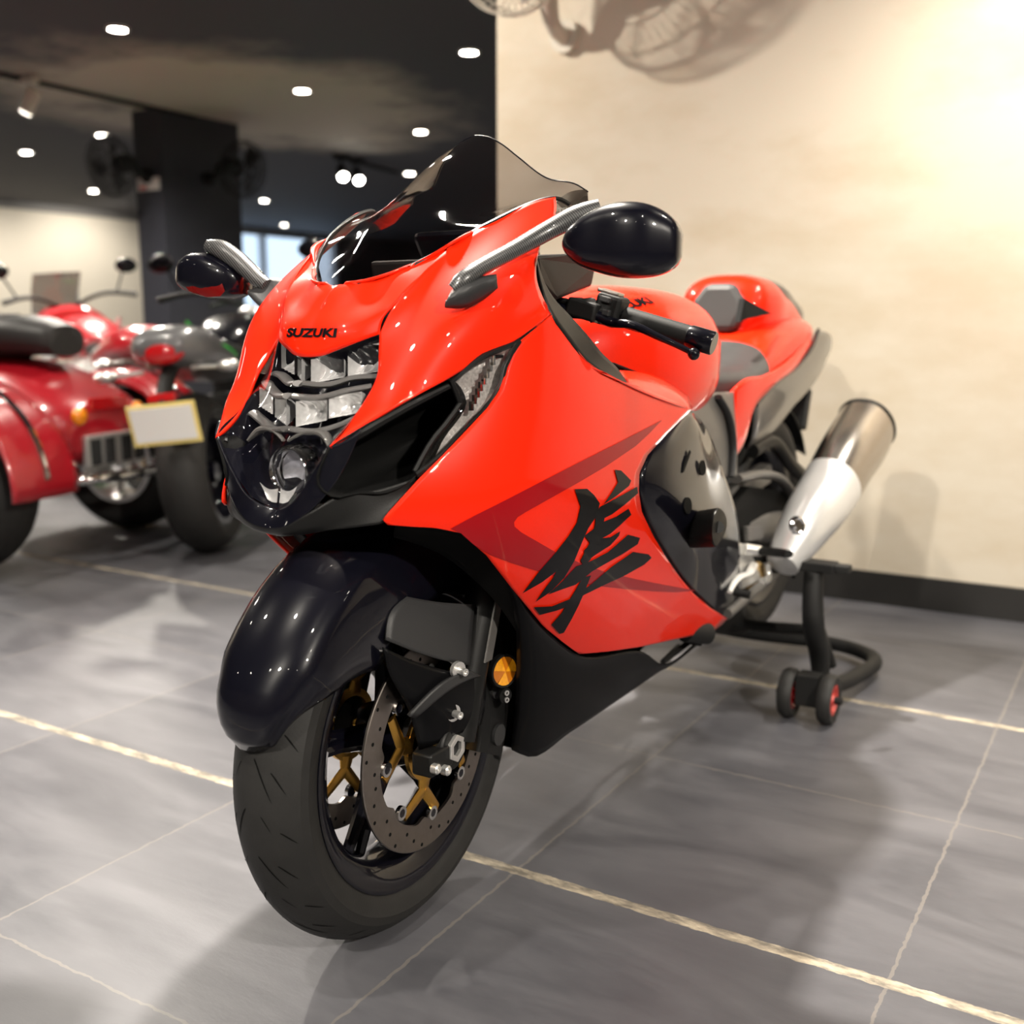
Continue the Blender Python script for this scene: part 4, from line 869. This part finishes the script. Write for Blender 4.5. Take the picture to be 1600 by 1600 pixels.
def ceilmat():
    m = mat('dark ceiling paint', (.03, .03, .036), .8); nt = m.node_tree; b = nt.nodes['Principled BSDF']; L = nt.links
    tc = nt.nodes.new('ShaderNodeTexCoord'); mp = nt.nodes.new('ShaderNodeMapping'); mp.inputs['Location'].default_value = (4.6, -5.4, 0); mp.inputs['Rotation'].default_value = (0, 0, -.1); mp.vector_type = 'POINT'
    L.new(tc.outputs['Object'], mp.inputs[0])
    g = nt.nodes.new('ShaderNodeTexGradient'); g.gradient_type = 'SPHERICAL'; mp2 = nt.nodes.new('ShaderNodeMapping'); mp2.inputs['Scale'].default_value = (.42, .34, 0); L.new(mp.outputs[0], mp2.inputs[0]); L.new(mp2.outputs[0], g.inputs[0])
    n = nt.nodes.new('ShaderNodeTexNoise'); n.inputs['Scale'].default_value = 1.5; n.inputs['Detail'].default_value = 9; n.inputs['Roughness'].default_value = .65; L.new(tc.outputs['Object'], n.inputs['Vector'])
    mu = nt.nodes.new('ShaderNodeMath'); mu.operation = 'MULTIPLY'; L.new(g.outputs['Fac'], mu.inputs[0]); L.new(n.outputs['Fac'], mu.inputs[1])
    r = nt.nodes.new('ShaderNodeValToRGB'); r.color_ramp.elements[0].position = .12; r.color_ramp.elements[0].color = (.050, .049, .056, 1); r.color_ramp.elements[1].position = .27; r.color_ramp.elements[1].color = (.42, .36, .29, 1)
    L.new(mu.outputs[0], r.inputs[0]); L.new(r.outputs[0], b.inputs['Base Color']); return m
CREAM = wallmat('cream wall paint', (.70, .63, .52), (.90, .86, .80)); CREAM2 = mat('cream wall paint plain', (.66, .61, .52), .8, noise=.03, nscale=3)
SKIRT = mat('black skirting tile', (.022, .021, .020), .35, noise=.2, nscale=15)
NAVY = mat('charcoal column paint', (.026, .027, .036), .5, noise=.15, nscale=6)
def slab(name, lo, hi, m_, kind=True):
    m = MB(); lo, hi = np.array(lo, float), np.array(hi, float); m.box((lo+hi)/2, hi-lo); o = m.obj(name, m_, None, smooth=False)
    return struct(o) if kind else o
slab('floor', (X0-.2, Y0-.2, -.2), (X1+.2, Y1+.2, 0), floormat())
slab('ceiling', (X0-.2, Y0-.2, H), (X1+.2, Y1+.2, H+.2), ceilmat())
slab('wall_back', (XC, YW, 0), (X1+.2, YW+.2, H), CREAM)
slab('baseboard_back', (XC-.012, YW-.012, 0), (X1, YW, .105), SKIRT)
slab('wall_return', (XC, YW+.2, 0), (XC+.2, Y1, H), CREAM2)
slab('wall_right', (X1, Y0, 0), (X1+.2, YW, H), CREAM2)
slab('wall_front', (X0-.2, Y0-.2, 0), (X1+.2, Y0, H), CREAM2)
slab('wall_far', (X0-.2, Y1, 0), (XC+.2, Y1+.2, H), CREAM2)
slab('wall_left', (X0-.2, Y0, 0), (X0, 10.4, H), CREAM2)
slab('wall_left_sill', (X0-.2, 10.4, 0), (X0, 14.1, .8), CREAM2)
slab('wall_left_end', (X0-.2, 14.1, 0), (X0, Y1, H), NAVY)
slab('trim_1', (X0, Y0, H-.10), (X0+.05, 10.4, H-.0), mat('grey cornice', (.16, .155, .15), .6))
win = MB()
for y in (10.4, 12.2, 14.02): win.box((X0-.1, y+.04, (H+.8)/2), (.12, .09, H-.8))
win.box((X0-.1, 12.25, .84), (.14, 3.7, .08)); win.box((X0-.1, 12.25, H-.06), (.14, 3.7, .12))
wo = struct(win.obj('window_1', mat('aluminium frame', (.5, .5, .5), .4, metal=.5), None, smooth=False))
m = MB(); m.box((X0-.1, 12.25, (H+.8)/2), (.01, 3.6, H-.8)); m.obj('pane', LENS, wo, smooth=False)
slab('column', (-5.92, 4.55, 0), (-5.62, 5.35, H), NAVY)
bpy.data.objects['column'].location = (0, 0, 0)

# ---- lamps in the ceiling
LAMP = mat('lamp glow', (1, .95, .85), .5, emit=(1, .93, .80), es=28.)
def spot(name, loc, tgt, e, size=math.radians(110), blend=.6, rad=.04, col=(1, .925, .81)):
    l = bpy.data.lights.new(name, 'SPOT'); l.energy = e; l.spot_size = size; l.spot_blend = blend; l.shadow_soft_size = rad; l.color = col
    o = bpy.data.objects.new(name, l); COL.objects.link(o); o.location = loc; d = Vector(tgt)-Vector(loc); o.rotation_euler = d.to_track_quat('-Z', 'Y').to_euler(); return o
DL = []
for u, v in ((184, 47), (733, 83), (472, 143), (657, 207), (160, 212), (41, 239), (365, 259), (413, 314), (444, 352), (146, 299), (640, 272)):
    p = PA(u, v, 2, H-.012); DL.append((p[0], p[1], 1))
for x, y in ((-3.9, 1.1), (-2.5, 2.7), (-2.3, .85), (-3.7, -.8), (-2.1, -1.0), (-.5, .75), (-.4, -1.1), (1.2, .8), (1.3, -1.1), (2.8, .7), (2.9, -1.2), (-.5, -2.9), (1.3, -3.0), (-2.2, -2.9), (3.0, -3.1), (-4.2, -2.9), (-5.6, .9), (-6.0, 2.9)): DL.append((x, y, 0))
WORDS = {}
for i, (x, y, vis) in enumerate(DL):
    r_ = empty('downlight', (x, y, H)); m = MB(); m.lathe([(-.012, .048), (-.012, .062), (-.001, .064), (-.001, .048)], (0, 0, 0), (0, 0, 1), 32, closeprof=True); m.obj('bezel', WHITE, r_)
    m = MB(); m.disc((0, 0, -.006), .048, (0, 0, 1), .004, 28); m.obj('diffuser', LAMP, r_)
    tag(r_, 'round recessed white ceiling downlight', 'ceiling light', 'ceiling downlights')
    spot('downlight_beam', (x, y, H-.03), (x, y, 0), 26. if vis else (14. if x > .6 else 42.))
vis_lab = ['largest lit downlight, high on the left side of the black ceiling', 'lit downlight just left of the cream wall corner', 'lit downlight beside the patch of bare ceiling, between column and wall corner', 'lit downlight directly above the windshield tip', 'lit downlight above the black fan left of the column', 'leftmost lit downlight, below the white track spotlight', 'lit downlight just right of the black fan on the column', 'lit downlight above the pale windows, left of the smoked windshield', 'lowest lit downlight, close to the pale windows', 'lit downlight low over the cream wall, left of the column', 'lit downlight seen at the edge of the smoked windshield']
k = 0
for o in [q for q in COL.objects if q.get('category') == 'ceiling light']:
    if k < len(vis_lab): o['label'] = vis_lab[k]
    k += 1
# ---- background vehicles
def place(name, loc, heading, lean=0.):
    o = empty(name); a = math.atan2(heading[1], heading[0])-math.pi/2
    o.matrix_world = Matrix.Translation(Vector((*loc, 0))) @ Matrix.Rotation(a, 4, 'Z') @ Matrix.Rotation(lean, 4, 'Y'); return o
def simple_wheel(parent, c, R, hw, rimr, rimmat, name='tyre', spokes=5):
    b = MB(); tp = [(hw*.75, rimr), (hw*.95, rimr+.25*(R-rimr)), (hw, rimr+.5*(R-rimr))]+[(q*hw*.98, R-(R-rimr)*.45*abs(q)**2.2) for q in np.linspace(1, -1, 13)]+[(-hw, rimr+.5*(R-rimr)), (-hw*.95, rimr+.25*(R-rimr)), (-hw*.75, rimr)]
    b.lathe(tp, c, n=56, closeprof=True); t = b.obj(name, RUB, parent)
    r = MB(); r.lathe([(hw*.78, rimr), (hw*.78, rimr-.02), (0, rimr-.035), (-hw*.78, rimr-.02), (-hw*.78, rimr)], c, n=48, closeprof=True); r.tube([(c[0]-.06, c[1], c[2]), (c[0]+.06, c[1], c[2])], .04, n=16)
    for k in range(spokes): a = 2*math.pi*k/spokes; r.tube([(c[0], c[1]+.03*math.cos(a), c[2]+.03*math.sin(a)), (c[0], c[1]+(rimr-.02)*math.cos(a), c[2]+(rimr-.02)*math.sin(a))], [.022, .014], n=8)
    r.obj('wheel_rim', rimmat, t); return t
def blob(parent, name, m_, secs, sq=2.5, x=0.):
    A = cr_resample(np.array([list(s_) for s_ in secs], float), 24); G = []
    for y, w, z0, z1 in A:
        row = []
        for t in np.linspace(0, 2*np.pi, 24, endpoint=False):
            ca, sa = math.cos(t), math.sin(t); ca = math.copysign(abs(ca)**(2/sq), ca); sa = math.copysign(abs(sa)**(2/sq), sa); row.append((x+w*sa, y, (z0+z1)/2+(z1-z0)/2*ca))
        G.append(row)
    m = MB(); m.grid(np.array(G), closeu=True, caps=True); return m.obj(name, m_, parent, angle=60)
def naked_bike(root, body, accent, tailm, rimm, plate=True, seatm=SEATM, wscreen=False, Rr=.32, hwr=.095):
    simple_wheel(root, (0, 0, Rr), Rr, hwr, .215, rimm); simple_wheel(root, (0, 1.42, .30), .30, .06, .215, rimm)
    m = MB()
    for s_ in (-1, 1): m.tube([(s_*.13, -.03, Rr), (s_*.13, .25, .38), (s_*.11, .52, .45)], [.028, .036, .04], n=10, res=10)
    m.obj('swingarm', SILV if accent is GREEN else DGRY, root)
    m = MB(); m.box((0, .68, .42), (.34, .42, .36)); m.tube([(-.2, .75, .42), (.2, .75, .42)], .09, n=20); m.box((0, .9, .55), (.3, .06, .3)); m.obj('engine', MBLK, root, smooth=False, bevel=.03)
    blob(root, 'fuel_tank', body, [(.52, .08, .74, .84), (.6, .14, .72, .90), (.78, .16, .72, .96), (.95, .15, .74, .96), (1.05, .08, .78, .90)])
    blob(root, 'seat', seatm, [(-.05, .06, .80, .86), (.1, .12, .78, .86), (.3, .14, .75, .83), (.5, .11, .74, .82), (.58, .07, .75, .81)])
    blob(root, 'tail_cowl', tailm, [(-.30, .08, .79, .86), (-.22, .13, .75, .90), (0, .16, .72, .88), (.25, .15, .68, .79), (.45, .10, .66, .74)])
    for s_ in (-1, 1):
        m = MB(); m.tube([(s_*.10, -.22, .83), (s_*.13, .0, .81), (s_*.14, .2, .77)], [.014, .03, .02], n=10, res=12, flat=.7); m.obj('tail_flash', accent, root)
        m = MB(); m.prism([(s_*.18, .75, .95), (s_*.2, 1.0, .88), (s_*.2, 1.05, .7), (s_*.17, .8, .75)], (s_*.015, 0, 0)); m.obj('tank_shroud', accent, root, smooth=False, bevel=.01)
        m = MB(); m.tube([(s_*.1, 1.40, .3), (s_*.1, 1.20, .95)], .026, n=12); m.obj('fork_leg', STEEL, root)
        m = MB(); m.tube([(s_*.05, 1.14, 1.02), (s_*.2, 1.08, 1.08), (s_*.38, 1.0, 1.06)], [.012, .012, .016], n=10, res=14); hb = m.obj('handlebar', MBLK, root)
        m = MB(); m.tube([(s_*.28, 1.08, 1.07), (s_*.34, 1.1, 1.2)], .006, n=8); m.ball((s_*.37, 1.1, 1.24), .062, 16, (1.1, .3, .75)); m.obj('mirror', GBLK, hb)
        m = MB(); m.tube([(s_*.09, -.24, .74), (s_*.19, -.25, .735)], .008, n=8); m.ball((s_*.23, -.25, .735), .032, 12, (1.5, 1, .7)); m.obj('turn_signal', SILV, root)
        m = MB(); m.tube([(s_*.17, .35, .36), (s_*.22, .35, .36)], .012, n=8); m.obj('foot_peg', MBLK, root)
    m = MB(); m.ball((0, -.275, .805), .075, 20, (1.15, .45, .62)); m.obj('tail_light', REDL, root)
    m = MB(); m.tube([(0, -.15, .76), (0, -.3, .68), (0, -.36, .60)], .03, n=10, res=8); ha = m.obj('plate_hanger', MBLK, root)
    if plate:
        R_ = Matrix.Rotation(.25, 3, 'X'); m = MB(); m.box((0, -.375, .55), (.25, .008, .155), R_); p_ = m.obj('licence_plate', PLATEY, root, smooth=False); m = MB(); m.box((0, -.381, .55), (.225, .008, .128), R_); m.obj('plate_face', WHITE, p_, smooth=False)
        m = MB(); m.box((0, -.36, .645), (.10, .02, .03)); m.obj('plate_reflector', REDL, root, smooth=False, bevel=.004)
    m = MB(); m.tube([(.16, -.05, .42), (.18, .3, .34), (.16, .6, .25)], [.055, .05, .03], n=16, res=14); m.obj('exhaust_can', CHROME, root)
    m = MB(); m.ball((0, 1.28, .92), .10, 18, (1, .7, .9)); m.obj('headlight', REFL, root)
    m = MB(); a_ = np.radians(np.linspace(20, 150, 16)); m.grid(np.array([[(x, 1.42+.33*math.cos(t), .30+(.33-abs(x)*.3)*math.sin(t)) for x in np.linspace(-.07, .07, 7)] for t in a_])); m.obj('mudguard', body, root, solid=.004)
    m = MB(); m.tube([(-.1, .5, .3), (-.25, .45, .02)], .012, n=8); m.obj('kickstand', MBLK, root)
    if wscreen:
        m = MB(); m.grid(np.array([[(x, y+abs(x)*.6, z) for x in np.linspace(-.14, .14, 9)] for y, z in ((1.36, .98), (1.28, 1.12), (1.18, 1.22))])); m.obj('windscreen', SMOKE, root, solid=.003)
        blob(root, 'nose_cowl', body, [(1.02, .2, .72, 1.0), (1.2, .2, .7, 1.03), (1.36, .15, .74, 1.0), (1.46, .05, .8, .92)])
gb = place('motorcycle', (-2.29, 1.80), (-.53, .85), -.10); tag(gb, 'black and green motorcycle seen from behind with a pale plate above its wide back tyre', 'motorcycle')
naked_bike(gb, GBLK, GREEN, mat('dark silver', (.12, .12, .125), .3, coat=.6), GBLK)
wb = place('motorcycle', (-3.64, 2.64), (-.927, .375), -.08); tag(wb, 'red and white sport motorcycle with bronze wheels behind the red three-wheeler', 'motorcycle')
naked_bike(wb, mat('cherry red paint', (.55, .01, .02), .35, coat=1.), WHITE, bpy.data.materials['cherry red paint'], GOLDR, plate=False, wscreen=True)
blob(wb, 'body_panel', WHITE, [(.2, .15, .55, .72), (.45, .18, .45, .75), (.8, .2, .42, .72), (1.0, .17, .5, .7)])
db = place('motorcycle', (-3.5, 3.9), (-.86, .5), -.08); tag(db, 'dark motorcycle with green panels standing behind the black and green one', 'motorcycle')
naked_bike(db, GREEN, GREEN, GBLK, GBLK, plate=False)
# three-wheeler
tr = place('three_wheeler', (-2.89, 1.51), (-.974, -.225)); tag(tr, 'dark red three-wheeled motorcycle with amber lights at the left edge', 'trike')
for s_ in (-1, 1):
    simple_wheel(tr, (s_*.475, 0, .315), .315, .12, .19, SILV)
    m = MB(); a_ = np.radians(np.linspace(-5, 195, 26)); m.grid(np.array([[(s_*.475+x, -.38*math.cos(t)-.02, .33+(.385-.9*max(0, abs(x)-.11))*math.sin(t)) for x in np.linspace(-.16, .16, 13)] for t in a_])); f_ = m.obj('fender', DRED, tr, solid=.008)
    m = MB(); m.tube([(s_*.475, -.385*math.cos(t)-.02, .33+.392*math.sin(t)) for t in np.radians(np.linspace(5, 90, 14))], .011, n=8); m.obj('fender_trim', CHROME, f_)
    m = MB(); m.ball((s_*.17, -.30, .56), .036, 16, (1, .7, 1)); m.obj('turn_signal', mat('amber lamp', (.9, .28, .0), .25, coat=1., noise=.1) if s_ < 0 else bpy.data.materials['amber lamp'], tr)
    m = MB(); m.tube([(s_*.22, 1.25, .98), (s_*.40, 1.05, 1.04)], .015, n=10); hb = m.obj('handlebar', CHROME, tr); m = MB(); m.tube([(s_*.3, 1.18, 1.0), (s_*.36, 1.2, 1.16)], .007, n=8); m.ball((s_*.38, 1.2, 1.21), .055, 14, (1.1, .3, .8)); m.obj('mirror', GBLK, hb)
    m = MB(); m.tube([(s_*.12, 1.62, .33), (s_*.12, 1.3, .95)], .03, n=12); m.obj('fork_leg', CHROME, tr)
simple_wheel(tr, (0, 1.66, .32), .32, .07, .21, SILV)
blob(tr, 'trunk_body', DRED, [(-.30, .20, .40, .60), (-.24, .28, .36, .64), (-.05, .30, .34, .74), (.3, .30, .36, .78), (.6, .2, .4, .75)])
m = MB(); m.box((0, -.315, .42), (.34, .03, .13)); gr_ = m.obj('grille', SILV, tr, smooth=False, bevel=.01)
m = MB(); [m.box((x, -.334, .42), (.05, .01, .10)) for x in (-.13, -.05, .05, .13)]; m.obj('grille_insert', DGRY, gr_, smooth=False)
m = MB(); m.tube([(-.32, -.26, .33), (-.28, -.33, .33), (.28, -.33, .33), (.32, -.26, .33)], .022, n=12, res=30); m.obj('bumper', CHROME, tr)
m = MB(); m.box((0, -.30, .60), (.22, .02, .05)); m.obj('tail_light', REDL, tr, smooth=False, bevel=.006)
blob(tr, 'seat', SEATM, [(-.12, .10, .78, .90), (.05, .19, .78, .94), (.3, .2, .74, .88), (.6, .17, .72, .84), (.75, .08, .74, .8)])
blob(tr, 'fuel_tank', DRED, [(.7, .08, .76, .86), (.8, .16, .74, .95), (1.0, .17, .74, .98), (1.15, .08, .8, .92)])
m = MB(); m.box((0, .75, .42), (.4, .6, .36)); m.obj('engine', MBLK, tr, smooth=False, bevel=.03)
m = MB(); m.ball((0, 1.42, .88), .11, 18); m.obj('headlight', CHROME, tr)

# ---- things on column, ceiling and wall
def wall_fan(loc, nrm, hub, R, m_, label, tilt=.3, pole=None):
    r = empty('wall_fan', loc); tag(r, label, 'fan'); n = np.array(nrm, float); n /= np.linalg.norm(n); z = np.array([0, 0, 1.])
    m = MB(); c = np.array([0, 0, 0.]); m.tube([c, c+n*.03], .055, n=16); m.tube([c+n*.02, c+n*.10+z*.02, c+n*.14+z*.10], [.03, .028, .035], n=14, res=14); m.obj('bracket', m_, r)
    hc = np.array(hub)-np.array(loc); f = n-z*tilt; f /= np.linalg.norm(f)
    m = MB(); m.tube([hc-f*.14, hc-f*.12, hc-f*.02, hc], [.045, .07, .07, .05], n=20); m.tube([c+n*.14+z*.10, hc-f*.08], [.03, .03], n=10); m.obj('motor', m_, r)
    m = MB(); u = np.cross(f, z); u /= np.linalg.norm(u); w = np.cross(u, f)
    for k in range(3):
        a = 2*math.pi*k/3; G = []
        for t in np.linspace(.04, R*.86, 8):
            row = []
            for da in np.linspace(-.42, .42, 6): aa = a+da*(1-.25*t/R); row.append(hc+f*(.05+da*.05)+t*(math.cos(aa)*u+math.sin(aa)*w))
            G.append(row)
        m.grid(np.array(G))
    m.obj('fan_blade', m_ if m_ is MBLK else mat('clear blade', (.6, .58, .55), .3), r, solid=.002)
    m = MB(); th = np.linspace(0, 2*np.pi, 41)
    for rr, dd in ((R, .04), (R*.97, -.01), (R*.97, .09), (R*.66, .12), (R*.33, .135), (R*.66, -.05)): m.tube([hc+f*dd+rr*(math.cos(t)*u+math.sin(t)*w) for t in th], .0035 if rr < R else .006, n=6, caps=False)
    for t in np.linspace(0, 2*np.pi, 48, endpoint=False):
        d_ = math.cos(t)*u+math.sin(t)*w; m.tube([hc+f*.137+d_*.02, hc+f*.12+d_*R*.66, hc+f*.09+d_*R*.97, hc+f*.04+d_*R, hc-f*.01+d_*R*.97, hc-f*.05+d_*R*.66], .0016, n=4, caps=False)
    m.obj('guard', m_, r); return r
IVORY = mat('ivory plastic', (.62, .57, .48), .45)
fb = PA(886, 60, 1, YW)
wall_fan((fb[0], YW, fb[2]), (0, -1, 0), (fb[0]-.03, YW-.30, fb[2]+.22), .20, IVORY, 'ivory wall fan at the top of the cream wall beside its corner')
fl_ = PA(196, 262, 0, -5.75); wall_fan((-5.77, 4.55, 2.02), (0, -1, 0), (-5.77, 4.25, 2.06), .21, MBLK, 'black wall fan on the left face of the dark column', .25)
wall_fan((-5.62, 5.0, 2.04), (1, 0, 0), (-5.32, 5.05, 2.10), .21, MBLK, 'black wall fan on the right face of the dark column', .25)
m = MB(); m.box((-5.77, 4.545, 1.96), (.24, .008, .09)); o = m.obj('notice_plate', mat('notice plate', (.7, .66, .62), .5), None, smooth=False); tag(o, 'small white notice plate stuck on the dark column between two fans', 'sign')
m2 = MB(); m2.box((-5.83, 4.539, 1.935), (.07, .003, .025)); m2.obj('notice_stripe', mat('notice red', (.7, .15, .12), .5), o, smooth=False)
def track(p0, p1, label, heads, col):
    r = empty('track_light', ((p0[0]+p1[0])/2, (p0[1]+p1[1])/2, H)); tag(r, label, 'track light'); b = np.array(r.location)
    m = MB(); m.tube([np.array([*p0, H-.015])-b, np.array([*p1, H-.015])-b], .016, n=4); m.obj('track', MBLK, r, smooth=False)
    for (x, y, tx, ty) in heads:
        c = np.array([x, y, H-.03])-b; d = np.array([tx-x, ty-y, -H+.2]); d /= np.linalg.norm(d)
        m = MB(); m.box(c, (.14, .05, .04)); m.tube([c, c+np.array([0, 0, -.08])], .012, n=10); a = m.obj('adapter', col, r, smooth=False, bevel=.003)
        m = MB(); e = c+np.array([0, 0, -.12]); m.tube([e-d*.07, e-d*.06, e+d*.09], [.03, .045, .048], n=24); hd = m.obj('spot_head', col, a); m = MB(); m.disc(e+d*.0905, .04, d, .002, 24); m.obj('lamp_face', LAMP, hd)
    return r
t0 = PA(45, 118, 2, H); track((t0[0]-.05, t0[1]-1.2), (t0[0]-.1, t0[1]+1.5), 'white track spotlight hanging from the black ceiling at the upper left', [(t0[0], t0[1], t0[0]-1.2, t0[1]-.6)], IVORY)
t1 = PA(520, 240, 2, H); t2 = PA(620, 268, 2, H); track((t1[0], t1[1]), (t2[0], t2[1]), 'black ceiling track with two lit spotlights left of the windshield', [(t1[0]+.02, t1[1]+.1, t1[0]+2, t1[1]-1.5), (t1[0], t1[1]+.35, t1[0]+2, t1[1]-1.)], MBLK)
# steel frame stand at far left
m = MB(); a, b_, c, d = [PA(u, v, 1, 1.9) for u, v in ((-40, 493), (28, 493), (30, 600), (-40, 600))]; m.tube([a, b_, c, d], .012, n=6); m.tube([c, (c[0], c[1], .0)], .012, n=6); m.tube([d, (d[0], d[1], .0)], .012, n=6); o = m.obj('display_frame', mat('grey steel tube', (.12, .12, .12), .4), None, smooth=False); tag(o, 'thin grey steel display frame at the left edge behind the red three-wheeler', 'frame')

# ---- spotlights without fixtures for the showpiece, fan, walls and hall
spot('side_fill', (3.3, -1.5, 2.46), (.25, .40, .62), 270., math.radians(34), .55, .06)  # added light that brightens the fairing, no fixture stands there
spot('overhead_spot', (-.45, .75, 2.46), (-.1, .0, .2), 200., math.radians(95), .5, .045)
spot('key_spot', (-2.3, 1.25, 2.45), (0, .1, .7), 70., math.radians(70), .5, .05)
spot('front_fill', (.3, -2.9, 2.45), (0, .1, .75), 120., math.radians(60), .7, .06)  # added to lighten the bike's nose and cheeks, source unseen
spot('fan_spot', (-2.25, 1.15, 2.44), (-.75, 2.3, 1.75), 66., math.radians(75), .6, .03)
spot('wall_fill', (3.3, .85, 2.46), (2.3, 2.33, .6), 58., math.radians(120), .8, .08)  # added fill for the cream wall, not a known lamp
spot('wall_fill', (1.0, 1.45, 2.46), (1.0, 2.33, .7), 84., math.radians(120), .8, .08)  # second added light brightening the cream wall
for y_ in (2.5, 4.5, 6.5, 8.5): spot('wall_fill', (X0+1.3, y_, 2.4), (X0, y_, 1.1), 50., math.radians(130), .8, .08)  # row of added lights that lift the far left wall
for x_, y_ in ((-4.9, 3.4), (-5.2, .6), (-7.5, 5.5), (-8.5, 9.), (-4., 8.)): spot('hall_fill', (x_, y_, 2.4), (x_, y_, 0), 130., math.radians(150), .7, .08)  # broad beams added to brighten the back of the room
w = bpy.data.worlds.new('world'); S.world = w; w.use_nodes = True; nt = w.node_tree; bg = nt.nodes['Background']
bg.inputs[0].default_value = (.62, .80, 1., 1); bg.inputs[1].default_value = .62
